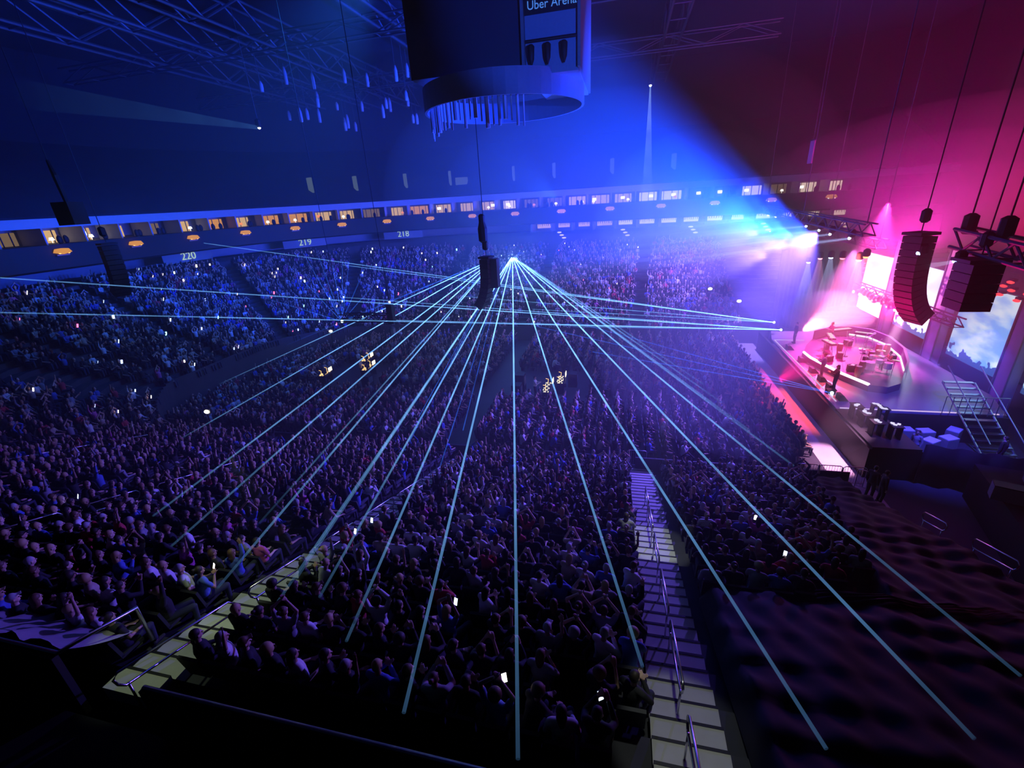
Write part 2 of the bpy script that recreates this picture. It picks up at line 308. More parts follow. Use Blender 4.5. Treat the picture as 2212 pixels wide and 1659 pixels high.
for q in range(nmod):
    s = s_left + 3.0*q + 1.5; c = W(s, 1.3, 12.9); a = rot_in(s); far = W(s, 0, 0)
    kind = rs.choice(['warm', 'warm', 'pale', 'amber', 'dim', 'warm', 'pale']) if far.x > -25 else rs.choice(['amber', 'warm', 'warm', 'dim', 'warm'])
    if far.x > 3: kind = rs.choice(['pale', 'dim', 'pale', 'dark'])
    r = thing('suite_room', f'{kind} lit suite under the pale fascia, {ordw(q+1)} from the left edge', 'suite', c, 'suites in the upper row')
    m = {'warm': G_WARM, 'pale': G_PALE, 'amber': G_AMB, 'dim': G_DIM, 'dark': M_GREY}[kind]
    MB().box(W(s, 1.2, 13.5, -1.47), (.12, 2.7, 1.3), a).build('partition', M_FASC, r)
    w0 = rs.uniform(1.5, 2.6); x0 = rs.uniform(-.3, .3)
    MB().box(W(s, 2.52, 13.45, x0*.6), (w0, .06, 1.0), a).build('glow_pane', m, r)  # glowing pane stands for the suite's lamplit back wall
    b = MB()
    for k in range(3): b.box(W(s, 2.44, 13.45, x0*.6 - w0/2 + w0*(k+.5)/3 + rs.uniform(-.1, .1)), (.07, .05, 1.1), a)
    b.build('window_frame', M_CONC, r)
    if rs.random() < .7: MB().lathe(W(s, 1.9, 12.95, rs.uniform(-.9, .9)), [(.02, 0), (.02, .2), (.2, .22), (.13, .45)], 8).build('table_lamp', G_WHITE if rs.random() < .7 else G_SCR, r)
    if rs.random() < .5: MB().box(W(s, 2.3, 13.5, rs.uniform(-.9, .9)), (.5, .06, .32), a).build('wall_screen', G_SCR if far.x < -20 and rs.random() < .4 else G_WHITE, r)
    if rs.random() < .6:
        for k in range(2): MB().ell(W(s, .2, 13.2, rs.uniform(-1, 1)), (.2, .2, .35), 8, 6).build('chair_back', M_BLACK, r)
    if q % 2 == 0:
        t = thing('terrace_lamp', f'amber lamp cluster on the balcony front, {ordw(q//2+1)} from the left edge', 'lamp', W(s, -1.4, 11.8, 1.5), 'lamps on the balcony front')
        MB().box(W(s, -1.3, 12.1, 1.5), (.9, .25, .1), a).build('bracket', M_GREY, t)
        MB().lathe(W(s, -1.45, 12.15, 1.5), [(.05, 0), (.6, .15), (.45, .42), (.02, .46)], 10).build('lamp_shade', glow('shade_amber', (1, .42, .1), .8), t)
        for k in (-1, 0, 1): MB().ell(W(s, -1.6, 12.25+.1*(k == 0), 1.5+.32*k), (.09, .09, .07), 8, 5).build('bulb', G_LAMP if far.x < 3 else G_WHITE, t)
nlow = 14
for q in range(nlow):                          # the lower row shows only on the right half
    s = s_at(-12) + 2.7*q + 1.3
    c = W(s, 1.3, 9.9)
    r = thing('lower_suite', f'lit window bay in the lower suite row, {ordw(q+1)} from the dark hanging speaker', 'suite', c, 'suites in the lower row'); a = rot_in(s)
    MB().box(W(s, 1.2, 10.4, -1.3), (.25, 2.7, 1.0), a).build('partition', M_GREY, r)
    if rs.random() < .85:
        w0 = rs.uniform(1.2, 2.2); MB().box(W(s, 2.5, 10.45), (w0, .06, .5), a).build('glow_pane', G_PALE if q > 3 else G_WARM, r)
        b = MB()
        for k in range(7): b.box(W(s, 2.42, 10.6, -w0/2+w0*(k+.5)/7), (.06, .05, .12+.2*rs.random()), a)
        b.build('window_frame', M_CONC, r)
    if q % 3 == 1:
        for k in range(3): MB().ell(W(s, -.2, 9.75-.35*k, -.3+.3*k), (.3, .1, .1), 8, 5).build('lamp', G_PALE, r)
for txt, s0 in (('220', None), ('219', None), ('218', None)):
    tx, ty = {'220': (-43.8, 39.6), '219': (-38.9, 51.5), '218': (-30.1, 61.3)}[txt]
    s = min((s_left+.25*k for k in range(int((s_end-s_left)/.25))), key=lambda q: (W(q, 0, 0).xy-Vector((tx, ty))).length)
    r = thing('portal_sign', f'lit block number sign, {dict(zip(("220", "219", "218"), ("nearest", "middle", "farthest")))[txt]} of three above the far left crowd', 'sign', W(s, -.2, 10.2), 'block number signs')
    MB().box(W(s, -.15, 10.55), (5.2, .12, 1.1), rot_in(s)).build('sign_panel', M_GREY, r)
    c_, d_, n_ = frame(s); text_mesh(txt, 1.05, .02, glow('sign_light', (.55, .8, .75), .9), r, W(s, -.28, 10.25), (R(90), 0, math.atan2(d_.y, d_.x)))
for q, (x, kind) in enumerate(((-40.5, 0), (-36, 0), (-30, 0), (-24, 1), (-15, 0), (-9.3, 0), (-2, 0), (5.5, 0))):   # doorway walls in the upper tier, made to glow for the light on them
    s = min((s_left+.5*k for k in range(int((s_end-s_left)/.5))), key=lambda v: abs(W(v, 4, 0).x-x) + (0 if W(v, 4, 0).y > 33 else 50))
    r = thing('tier_doorway', f'lit doorway wall in the dark upper tier, {ordw(q+1)} from the left', 'doorway', W(s, 3, 16.2), 'doorways in the upper tier')
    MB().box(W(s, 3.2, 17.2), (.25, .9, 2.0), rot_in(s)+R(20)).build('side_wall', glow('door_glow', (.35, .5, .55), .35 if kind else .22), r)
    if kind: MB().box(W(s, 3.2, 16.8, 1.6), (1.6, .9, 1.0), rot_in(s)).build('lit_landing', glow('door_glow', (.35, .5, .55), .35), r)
# spot lamps at the stands
for loc, col, where in (((-40.6, 24.2, 3.2), (.95, 1, .55), 'bright greenish lamp at the front corner of the left stand'), ((-30.2, 40.8, 2.2), (1, .95, .75), 'white lamp behind the left hanging truss'),
        ((-27.0, 48.5, 3.6), (1, .95, .75), 'white lamp above the left end of the hanging truss'), ((-6.3, 61.3, 7.6), (.9, .95, 1), 'white lamp under the lower suites, middle of the picture'),
        ((1.6, 61.3, 7.6), (.9, .95, 1), 'white lamp under the lower suites, right of the middle one'), ((-27.2, 21.9, 2.0), (.9, .85, .7), 'small white lamp at the near front wall of the stand'),
        ((8.3, 47, 5.0), (1, 1, 1), 'white lamp in the blue glow left of the stage'), ((10.8, 46, 4.0), (1, 1, 1), 'white lamp low in the blue glow left of the stage')):
    r = thing('flood_lamp', where, 'lamp', loc, 'flood lamps at the stands'); x, y, z = loc
    MB().tube([(x, y, max(0, z-1.2)), (x, y, z-.1)], .05, 6).build('bracket', M_BLACK, r); MB().box((x, y+.12, z), (.5, .15, .3)).build('housing', M_BLACK, r)
    MB().ell((x, y, z), (.2, .1, .13), 10, 6).build('lamp_glass', glow('flood_'+where[:6], col, 9), r)

# ------------------------------------------------------------------ roof
def truss_mb(a, b, w_, h_, r_, n):
    a, b = Vector(a), Vector(b); d = (b-a).normalized(); s = d.cross(Vector((0, 0, 1))).normalized()*w_/2; u = Vector((0, 0, h_))
    ch = MB(); br = MB()
    for o in (-s, s, u-s, u+s): ch.tube([a+o, b+o], r_, 6)
    P = [a+(b-a)*i/n for i in range(n+1)]
    for i in range(n):
        k = i % 2
        for sd in (-s, s): br.tube([P[i]+sd+(u if k else u*0), P[i+1]+sd+(u*0 if k else u)], r_*.7, 6)
        br.tube([P[i]-s, P[i]+s], r_*.5, 6)
    return ch, br
for q, x in enumerate((-45, -38, -32.5, -20, 4)):
    ch, br = truss_mb((x, 12, 28.2), (x, 80, 28.2), 1.6, 2.4, .13, 17)
    r = thing('roof_truss', f'long blue lit roof truss, {ordw(q+1)} from the left', 'truss', (x, 12, 28.2), 'roof trusses'); ch.build('chord', M_TRUSS, r); br.build('bracing', M_TRUSS, r)
for q, y in enumerate((42, 58)):
    ch, br = truss_mb((-55, y, 27.4), (14, y, 27.4), 1.0, 1.2, .08, 20)
    r = thing('cross_truss', f'thin cross truss below the roof, {("nearer", "farther")[q]} of the two', 'truss', (-55, y, 27.4), 'cross trusses'); ch.build('chord', M_TRUSS, r); br.build('bracing', M_TRUSS, r)
rs = random.Random(11)
for q in range(34):                             # lamps and cable drops between the roof trusses left of the score board
    x = rs.uniform(-36, -17); y = rs.uniform(42, 60); z = rs.uniform(22.5, 26.5); h = rs.uniform(.8, 1.8)
    r = thing('hanging_lamp', 'narrow lamp hanging on a cable in the cluster left of the score board', 'lamp', (x, y, z), 'lamps hanging left of the score board')
    MB().lathe((x, y, z), [(.16, 0), (.2, .3), (.2, h*.7), (.1, h)], 8).build('housing', M_FASC, r, True); MB().tube([(x, y, z+h), (x, y, 28.2)], .03, 5).build('cable', M_TRUSS, r)
# score board over the middle of the hall
r = thing('score_board', 'huge dark hanging score board with a ring below and a name across its panel', 'scoreboard', (-8, 33, 19.5))
MB().box((-9.3, 33.2, 25.0), (6.6, 7.6, 8.0)).build('screen_block', mat('board_dark', (.04, .05, .09), .5), r)
MB().box((-4.2, 33, 24.8), (2.9, 7.2, 8.6)).build('side_panel', mat('board_pale', (.28, .33, .45), .5), r)
MB().box((-5.75, 32.9, 24.9), (.16, 7.6, 8.6)).build('corner_post', M_GREY, r)
MB().box((-2.7, 32.9, 24.9), (.16, 7.6, 8.6)).build('corner_post', M_GREY, r)
b = MB(); n = 48; prof = [(5.0, 19.5), (5.15, 19.5), (5.15, 20.8), (5.0, 20.8)]
vs = [(-7.9+pr*math.cos(2*PI*j/n), 33+pr*math.sin(2*PI*j/n), z) for pr, z in prof for j in range(n)]
b.add(vs, [(i*n+j, i*n+(j+1) % n, ((i+1) % 4)*n+(j+1) % n, ((i+1) % 4)*n+j) for i in range(4) for j in range(n)]).build('ring_display', mat('ring', (.2, .25, .38), .5), r)
b = MB(); b.box((-4.2, 29.34, 23.7), (2.9, .12, .95)); b.build('name_band', M_BLACK, r)
text_mesh('Uber Arena', .55, .01, glow('name_light', (.08, .28, 1), .8), r, (-4.15, 29.26, 23.42), (R(90), 0, 0))
for x in (-5.3, -4.4, -3.5): MB().lathe((x, 29.1, 20.85), [(.04, 0), (.16, .3), (.2, .9), (.1, 1.0)], 10).build('pendant_spotlight', M_BLACK, r, True)
MB().tube([(-5.6, 29.1, 22.0), (-2.8, 29.1, 22.0)], .08, 8).build('lamp_bar', M_BLACK, r)
for x, y in ((-12, 30), (-12, 36), (-4, 30), (-4, 36)): MB().tube([(x, y, 27.2), (x, y, 31)], .06, 6).build('hoist_cable', M_TRUSS, r)
for q in range(26):
    a = R(190 + 105*q/25); x, y = -7.9+4.4*math.cos(a)*1.1, 33+4.2*math.sin(a); h = rs.uniform(.8, 1.5)
    MB().tube([(x, y, 19.7), (x, y, 19.5-h)], rs.choice((.05, .09, .13)), 6).build('hanging_pipe', M_FASC, r)

# ------------------------------------------------------------------ hanging speakers and trusses over the audience
def line_array(loc, rz, label, n=12, wd=1.3, hh=.36, curve=3.2, dp=.65, top=None, m=M_BLACK):
    x0, y0, z0 = loc; r = thing('line_array_speaker', label, 'speaker', loc, 'hanging line array speakers'); Rz = Matrix.Rotation(rz, 4, 'Z')
    P = Vector((0, 0, 0)); a = 0
    for k in range(n):
        M4 = Rz @ Matrix.Rotation(-a, 4, 'Y')
        c = P + (M4 @ Vector((0, 0, -hh/2)))
        b = MB(); b.box(Vector(loc)+c, (dp, wd, hh*.92), mtx=M4); b.build('speaker_box', m, r)
        P = P + (M4 @ Vector((0, 0, -hh))); a += R(curve)*(k/n)*2
    MB().box((x0, y0, z0+.1), (dp*1.3, wd, .12), rz).build('fly_frame', m, r)
    MB().lathe((x0, y0, z0+.55), [(.1, 0), (.2, .1), (.2, .5), (.08, .6)], 8).build('chain_motor', m, r); MB().tube([(x0, y0, z0+.2), (x0, y0, 31)], .025, 5).build('chain', m, r); return r
r = line_array((-8.9, 29.6, 10.6), R(170), 'curved line array speaker hanging in the middle in front of the blue laser fans', 11, .9, .31, 5.0, .6)
MB().box((-8.45, 29.9, 9.6), (.5, .7, 1.9)).build('side_speaker', mat('speaker_blue_grey', (.09, .1, .14), .5), r)
MB().lathe((-9.0, 29.6, 11.6), [(.1, 0), (.3, .15), (.32, .9), (.2, 1.3), (.22, 1.7), (.1, 1.8)], 8).build('upper_motor', M_BLACK, r)
line_array((-32.5, 23.5, 12.9), R(165), 'black curved line array speaker hanging over the left crowd', 11, .9, .3, 5, .6)
r = thing('hanging_control_box', 'black box with an arm hanging at the far left below the roof', 'speaker', (-33, 22.5, 14.2))
MB().box((-33, 22.5, 14.9), (.9, 1.3, 1.3), R(20)).build('box_body', M_BLACK, r); MB().tube([(-33, 22.5, 15.5), (-33.2, 22.6, 17.0), (-33.9, 23, 17.9)], [.12, .16, .1], 8).build('arm', M_BLACK, r); MB().tube([(-33.9, 23, 17.9), (-33.9, 23, 31)], .03, 5).build('cable', M_BLACK, r)
ch, br = truss_mb((-20.0, 28.6, 6.6), (-15.3, 27.4, 6.9), .5, .5, .04, 8)
r = thing('hanging_truss', 'short truss with motors hanging over the middle of the crowd', 'truss', (-20, 28.6, 6.6)); ch.build('chord', M_BLACK, r); br.build('bracing', M_BLACK, r)
MB().box((-15.3, 27.4, 7.4), (.4, .4, 1.3)).build('chain_motor', M_BLACK, r); MB().lathe((-15.4, 27.4, 5.9), [(.1, 0), (.22, .1), (.22, .5), (.1, .6)], 8).build('moving_head', M_GREY, r)
for p in ((-20, 28.6), (-15.3, 27.4)): MB().tube([(p[0], p[1], 7), (p[0], p[1], 31)], .02, 5).build('cable', M_BLACK, r)
# ------------------------------------------------------------------ stage
DZ = 1.8
b = MB(); b.prism([(12.4, 27.2), (20.5, 27.2), (21.5, 30), (21.5, 43.5), (13.2, 43.5), (12.6, 41)], DZ-.12, DZ)
st_root = thing('concert_stage', 'lit concert stage with black front on the right side of the hall', 'stage', (12.4, 27.2, 0))
b.build('deck', M_DECK, st_root)
b = MB(); b.box((12.32, 33.2, .84), (.16, 20.8, 1.68)); b.box((13.4, 22.85, .84), (2.0, .1, 1.68)); b.box((14.45, 25.8, .84), (.1, 6, 1.68)); b.box((17.6, 27.15, .84), (6.2, .1, 1.68))
b.build('skirt', M_BLACK, st_root)
b = MB(); b.box((13.4, 25.0, DZ-.08), (2.1, 4.4, .16)); b.build('side_wing', M_BLACK, st_root)
G_EDGE = glow('edge_light', (1, .82, 1), 2.2)
b = MB(); b.box((12.75, 34.5, DZ+.02), (.07, 12.5, .03)); b.box((13.9, 40.75, DZ+.02), (2.2, .07, .03)); b.box((16.4, 27.3, DZ+.02), (7.6, .07, .03)); b.build('edge_strip', glow('edge_soft', (.8, .6, 1), 1.0), st_root)
fx = [(13.45, 36.2), (13.5, 35), (13.8, 33.7), (14.3, 31.9), (15.1, 30), (16.0, 29.7), (17, 30.4), (18.2, 32.6), (19.3, 35.4), (19.7, 38.2), (19.3, 40.2), (18.3, 41), (16.6, 40.8), (15.2, 39.7), (14.2, 38)]
r = thing('band_riser', 'raised almond shaped band platform edged with white light', 'platform', (16.5, 35.5, DZ))
MB().prism(fx, DZ, DZ+.45).build('platform_body', mat('riser', (.16, .03, .13), .25, var=.5, scale=1.2), r)
MB().tube([(x, y, DZ+.47) for x, y in fx[0:5]], .09, 6).build('edge_light_tube', G_EDGE, r)
MB().tube([(x, y, DZ+.5) for x, y in fx[7:12]], .07, 6).build('edge_light_tube', G_EDGE, r)
b = MB(); P = fx[6:14]
for i in range(len(P)-1): b.add([(P[i][0], P[i][1], DZ+.45), (P[i+1][0], P[i+1][1], DZ+.45), (P[i+1][0], P[i+1][1], DZ+1.15), (P[i][0], P[i][1], DZ+1.15), (P[i][0]*1.01, P[i][1]+.05, DZ+.45), (P[i+1][0]*1.01, P[i+1][1]+.05, DZ+.45), (P[i+1][0]*1.01, P[i+1][1]+.05, DZ+1.15), (P[i][0]*1.01, P[i][1]+.05, DZ+1.15)], [(0, 1, 2, 3), (7, 6, 5, 4), (3, 2, 6, 7)])
b.build('rear_wall', mat('riser_wall', (.2, .04, .2), .4), r)
RZ = DZ+.45
M_DR = mat('drum_shell', (.8, .78, .82), .2, .3); M_CY = mat('cymbal', (.9, .75, .5), .2, 1)
r = thing('drum_kit', 'drum kit with brass cymbals sparkling in pink light', 'drum kit', (16.9, 32.9, RZ))
for x, y, z, rr, h in ((16.3, 32.9, RZ, .32, .5), (16.6, 33.4, RZ+.55, .19, .25), (16.6, 32.5, RZ+.55, .19, .25), (17.0, 32.2, RZ+.3, .24, .4), (17.2, 33.6, RZ+.5, .2, .18)):
    MB().lathe((x, y, z), [(rr*.96, 0), (rr, .03), (rr, h-.03), (rr*.96, h)], 14).build('drum', M_DR, r)
for x, y, z in ((16.1, 33.7, 1.15), (16.2, 32.1, 1.2), (17.1, 31.8, 1.0), (17.3, 34.0, .95), (16.0, 32.9, 1.35)):
    f = MB().lathe((x, y, RZ+z), [(.03, .03), (.12, .02), (.26, -.01), (.26, -.02), (.02, 0)], 14).build('cymbal', M_CY, r); MB().tube([(x, y, RZ), (x, y, RZ+z)], .012, 6).build('cymbal_stand', M_STEEL, r)
for q, (x, y, z, l, ang) in enumerate(((15.6, 37.6, .85, 1.5, 80), (16.9, 39.3, .9, 1.6, 20), (15.0, 36.2, .8, 1.2, 100), (18.3, 38.6, .8, 1.3, -30))):
    r = thing('keyboard', ('white topped keyboard at the front left of the band platform', 'long white keyboard at the rear left of the band platform', 'smaller keyboard at the front edge of the band platform', 'keyboard by the rear wall of the band platform')[q], 'keyboard', (x, y, RZ), 'keyboards on the band platform')
    MB().box((x, y, RZ+z), (l, .42, .12), R(ang)).build('keyboard_body', M_BLACK, r); MB().box((x, y, RZ+z+.07), (l*.92, .26, .03), R(ang)).build('white_keys', glow('keys_lit', (1, .9, 1), 1.1), r)
    for s in (-.4, .4):
        c = Vector((x+s*l*math.cos(R(ang)), y+s*l*math.sin(R(ang)), 0)); MB().tube([(c.x, c.y-.2, RZ), (c.x, c.y+.2, RZ+z)], .02, 6).build('stand_leg', M_STEEL, r)
rs = random.Random(5)
for q in range(20):
    x, y = rs.choice(((15.4, 31.8), (17.9, 35.2), (16.2, 35.3), (17.6, 37.5), (14.8, 34.6))); x += rs.uniform(-.8, .8); y += rs.uniform(-1, 1)
    k = q % 3
    if k == 0:
        r = thing('amplifier', 'small amplifier among the gear on the band platform', 'amplifier', (x, y, RZ), 'amplifiers on the band platform'); MB().box((x, y, RZ+.2), (.34, .5, .4), rs.uniform(0, 3)).build('cabinet', M_BLACK, r); MB().box((x, y, RZ+.41), (.1, .2, .02), rs.uniform(0, 3)).build('lit_panel', glow('panel_pink', (1, .4, .8), 1.6), r)
    elif k == 1:
        r = thing('microphone_stand', 'chrome microphone stand on the band platform', 'microphone stand', (x, y, RZ), 'microphone stands'); MB().lathe((x, y, RZ), [(.2, 0), (.18, .03)], 10).build('base', M_BLACK, r); MB().tube([(x, y, RZ), (x, y, RZ+1.2), (x+.4, y+.1, RZ+1.5)], .015, 6).build('boom', M_STEEL, r); MB().ell((x+.42, y+.1, RZ+1.52), (.05, .05, .05), 8, 5).build('microphone', M_STEEL, r)
    else:
        r = thing('conga_drum', 'round topped drum among the gear on the band platform', 'drum', (x, y, RZ), 'hand drums'); MB().lathe((x, y, RZ), [(.13, 0), (.2, .45), (.16, .75)], 12).build('shell', mat('wood_red', (.5, .1, .08), .4), r); MB().lathe((x, y, RZ+.75), [(.17, 0), (.17, .02)], 12).build('drum_head', M_DR, r)
for q, y in enumerate((28.6, 30.2, 31.6, 33.2, 35.4, 38.3)):
    r = thing('floor_monitor', f'black wedge monitor on the front stage edge, {ORD[q] if q else "first"} from the near end', 'speaker', (13.1, y, DZ), 'wedge monitors')
    MB().add([(12.95, y-.3, DZ), (13.45, y-.3, DZ), (13.45, y+.3, DZ), (12.95, y+.3, DZ), (12.95, y-.3, DZ+.35), (13.15, y-.3, DZ+.35), (13.15, y+.3, DZ+.35), (12.95, y+.3, DZ+.35)], [(3, 2, 1, 0), (4, 5, 6, 7), (0, 1, 5, 4), (1, 2, 6, 5), (2, 3, 7, 6), (3, 0, 4, 7)]).build('cabinet', M_BLACK, r)
# lit gear on the wing and in the side bay
for q, (x, y, l) in enumerate(((12.9, 26.2, .7), (12.95, 25.2, .7), (13.0, 24.2, .6), (13.9, 26.3, .45), (14.05, 25.9, .4), (13.7, 23.9, .6))):
    r = thing('gear_table', f'small lit gear table on the black wing, {ORD[q] if q else "first"} from the stage', 'table', (x, y, DZ), 'gear tables'); MB().box((x, y, DZ+.72), (.5, l, .04)).build('table_top', M_BLACK, r)
    b = MB(); [b.box((x+rs.uniform(-.15, .15), y+rs.uniform(-l/2, l/2)*.7, DZ+.76), (.16, .14, .03), rs.uniform(0, 3)) for _ in range(4)]; b.build('lit_items', glow('paper_lit', (.75, .7, 1), 1.2), r)
    for sx in (-.2, .2): MB().box((x+sx, y, DZ+.35), (.04, l*.8, .7)).build('leg', M_BLACK, r)
for q, (x, y) in enumerate(((15.6, 26.4), (16.5, 26.3), (17.2, 25.6), (16.2, 25.2), (18.0, 26.6))):
    r = thing('road_case', f'pale lit road case in the side bay, {ORD[q] if q else "first"} from the wing', 'case', (x, y, 0), 'road cases in the side bay')
    MB().box((x, y, .55), (.7, .55, 1.1), .2*q).build('case_body', M_GREY, r); MB().box((x, y, 1.12), (.68, .53, .05), .2*q).build('lid', mat('case_lid', (.7, .72, .85), .4), r)
struct(MB().box((17.5, 24.9, .05), (5.8, 4.3, .1)).build('floor_side_bay', M_FLOOR))
r = thing('stage_stairs', 'blue lit scaffold stairs beside the stage deck', 'stairs', (18.8, 27, 0))
b = MB()
for k in range(12): b.box((18.6+.22*k*.4, 26.9-.26*k+1.5, 3.2-.26*k), (1.4, .26, .05))
b.build('tread', M_STEEL, r)
for s in (-.75, .75):
    MB().tube([(18.6+s, 28.4, 4.2), (19.6+s, 25.3, 1.0)], .03, 6).build('side_rail', M_STEEL, r); MB().tube([(18.6+s, 28.4, 3.2), (19.6+s, 25.3, .05)], .05, 6).build('stringer', M_STEEL, r)
for k in range(9): MB().tube([(17.4+.35*k, 27.0, 1.8), (17.4+.35*k, 27.0, 2.9)], .02, 6).build('rail_post', M_STEEL, r)
MB().tube([(17.4, 27, 2.9), (20.2, 27, 2.9)], .025, 6).build('side_rail', M_STEEL, r)
# side: black drape wall towards the camera and the black box behind it
b = MB(); vs = []; fs = []
for i in range(60):
    x = 14.4+13*i/59; y = 22.6-.25*(x-14.4) + .12*math.sin(i*1.3)
    vs += [(x, y, 0), (x, y, 2.2)]
for i in range(59): fs.append((2*i, 2*i+2, 2*i+3, 2*i+1))
o = b.add(vs, fs).build('stage_drape', M_CLOTH, None, True); o.modifiers.new('s', 'SOLIDIFY').thickness = .03; tag(o, 'black drape closing off the near side of the stage bay', 'curtain')
b = MB(); b.box((19.5, 16.5, .9), (9.5, 8.5, 1.8), -.25); tag(b.build('backstage_platform', M_CLOTH), 'large black covered platform right of the near stand', 'platform')
for q, (x, y) in enumerate(((17.5, 20.3), (19.0, 19.6), (15.5, 19.0))):
    r = thing('road_case', f'dark road case on the black platform, {ORD[q] if q else "first"} from the stage', 'case', (x, y, 1.8), 'road cases on the black platform'); MB().box((x, y, 2.1), (1.2, .5, .6), -.4).build('case_body', M_GREY, r); MB().box((x, y, 2.42), (1.2, .5, .05), -.4).build('lid', M_BLACK, r)
struct(MB().box((11.6, 34.5, .006), (1.6, 30, .012)).build('floor_front_strip', mat('lit_floor_pale', (.6, .55, .58), .35, var=.3, scale=.5)))  # floor colour made paler here to carry the bright stage light
b = MB(); vs = []  # black sheet added for the dark haze hiding the empty stand
for i in range(80): vs += [(13.6+8.2*i/79, 45.3+5.8*i/79+.1*math.sin(i*1.5), 0), (13.6+8.2*i/79, 45.3+5.8*i/79+.1*math.sin(i*1.5), 8.6)]
o = b.add(vs, [(2*i, 2*i+2, 2*i+3, 2*i+1) for i in range(79)]).build('side_dark_sheet', M_BLACK, None, True); o.modifiers.new('s', 'SOLIDIFY').thickness = .04; tag(o, 'tall black sheet added for the dark behind the far side of the stage', 'curtain')
# LED screens
def screen_mat(name, base, white, seed, s, tree=True):
    m = glow(name, base, s, True); nt = m.node_tree; e = nt.nodes['Emission']; tc = nt.nodes.new('ShaderNodeTexCoord')
    mp = nt.nodes.new('ShaderNodeMapping'); mp.inputs['Location'].default_value = (seed, seed*2, 0); mp.inputs['Scale'].default_value = (1, .35, .9)
    n = nt.nodes.new('ShaderNodeTexNoise'); n.inputs['Scale'].default_value = 1.3; n.inputs['Detail'].default_value = 6
    cr = nt.nodes.new('ShaderNodeValToRGB'); cr.color_ramp.elements[0].position = .42; cr.color_ramp.elements[0].color = tuple(base)+(1,); cr.color_ramp.elements[1].position = .64; cr.color_ramp.elements[1].color = tuple(white)+(1,)
    nt.links.new(tc.outputs['Object'], mp.inputs[0]); nt.links.new(mp.outputs[0], n.inputs['Vector']); nt.links.new(n.outputs['Fac'], cr.inputs[0])
    n2 = nt.nodes.new('ShaderNodeTexNoise'); n2.inputs['Scale'].default_value = 1.6; n2.inputs['Detail'].default_value = 8; nt.links.new(tc.outputs['Object'], n2.inputs['Vector'])
    sp = nt.nodes.new('ShaderNodeSeparateXYZ'); nt.links.new(tc.outputs['Object'], sp.inputs[0])
    ad = nt.nodes.new('ShaderNodeMath'); ad.operation = 'MULTIPLY_ADD'; ad.inputs[1].default_value = -3.0; nt.links.new(n2.outputs['Fac'], ad.inputs[0]); nt.links.new(sp.outputs['Z'], ad.inputs[2])
    lt = nt.nodes.new('ShaderNodeMath'); lt.operation = 'LESS_THAN'; lt.inputs[1].default_value = -1.05 if tree else -9; nt.links.new(ad.outputs[0], lt.inputs[0])
    mx = nt.nodes.new('ShaderNodeMix'); mx.data_type = 'RGBA'; mx.inputs[7].default_value = (.03, .08, .28, 1)
    nt.links.new(lt.outputs[0], mx.inputs[0]); nt.links.new(cr.outputs[0], mx.inputs[6]); nt.links.new(mx.outputs[2], e.inputs[0]); return m
for q, (y0, y1, z0, z1, base, wh, s, lab) in enumerate(((44.9, 50.2, 2.4, 7.6, (.75, .6, 1), (1, .97, 1), 3.4, 'brightest white screen at the left end of the stage backdrop'), (38.4, 43.6, 2.5, 7.6, (.5, .6, 1), (1, .97, 1), 2.8, 'white and blue cloud screen behind the curved speaker'),
        (31.3, 36.4, 2.3, 7.2, (.18, .42, 1), (.7, .85, 1), 1.25, 'sky blue cloud screen with dark trees along its lower edge'), (24.0, 29.6, 2.2, 7.0, (.12, .38, 1), (.5, .75, 1), .9, 'sky blue screen cut by the right edge of the picture'))):
    r = thing('led_screen', lab, 'screen', (22.5, (y0+y1)/2, z0), 'screens of the stage backdrop')
    MB().box((22.5, (y0+y1)/2, (z0+z1)/2), (.06, y1-y0, z1-z0)).build('display', screen_mat('display_%d' % q, base, wh, q*3.7, s*1.15, q > 0), r)
    MB().box((22.62, (y0+y1)/2, (z0+z1)/2), (.16, y1-y0+.16, z1-z0+.16)).build('cabinet', M_BLACK, r)
for q, (y, w_) in enumerate(((44.2, .8), (37.4, 1.2), (30.4, 1.0), (51.0, .7))):
    r = thing('backdrop_tower', ('tower between the two white screens', 'violet lit tower between the second and the sky blue screen', 'tower right of the sky blue screen', 'tower left of the brightest screen')[q], 'tower', (22.2, y, 0), 'towers of the stage backdrop')
    MB().box((22.2, y, 4.6), (.5, w_, 9.2)).build('tower_cover', mat('tower_cloth', (.3, .22, .4), .8), r)
    for s in (-1, 1): MB().tube([(21.9, y+s*w_/2, 0), (21.9, y+s*w_/2, 9.3)], .05, 6).build('pole', M_TRUSS, r)
b = MB(); b.box((23.4, 37.5, 1.0), (.3, 28, 2.4)); struct(b.build('wall_stage_back', M_CLOTH))
# stage rig
ch, br = truss_mb((20, 32, 5.4), (20, 45.5, 5.2), .5, .5, .05, 18)
r = thing('lamp_truss', 'dark truss full of lamps crossing in front of the white screens', 'truss', (20, 32, 5.4)); ch.build('chord', M_BLACK, r); br.build('bracing', M_BLACK, r)
for k in range(16):
    y = 36.5+.56*k; MB().ell((20-.25, y, 5.15+rs.uniform(-.15, .2)), (.25, .2, .26), 8, 6).build('lamp_head', M_BLACK, r)
    if k % 2: MB().ell((19.6, y, 5.0), (.09, .13, .13), 8, 5).build('lamp_lens', glow('lens_white', (1, .9, 1), 3), r)
ch, br = truss_mb((13, 29.5, 11.2), (13, 51, 11.6), .6, .6, .05, 26)
r = thing('front_truss', 'long dark lamp truss high over the front of the stage', 'truss', (13, 29.5, 11.2)); ch.build('chord', M_TRUSS, r); br.build('bracing', M_TRUSS, r)
for y in (30, 40, 50): MB().tube([(13, y, 11.8), (13, y, 31)], .03, 5).build('cable', M_TRUSS, r)
ch, br = truss_mb((17, 36.5, 9.6), (17, 47, 9.6), .6, .6, .05, 14)
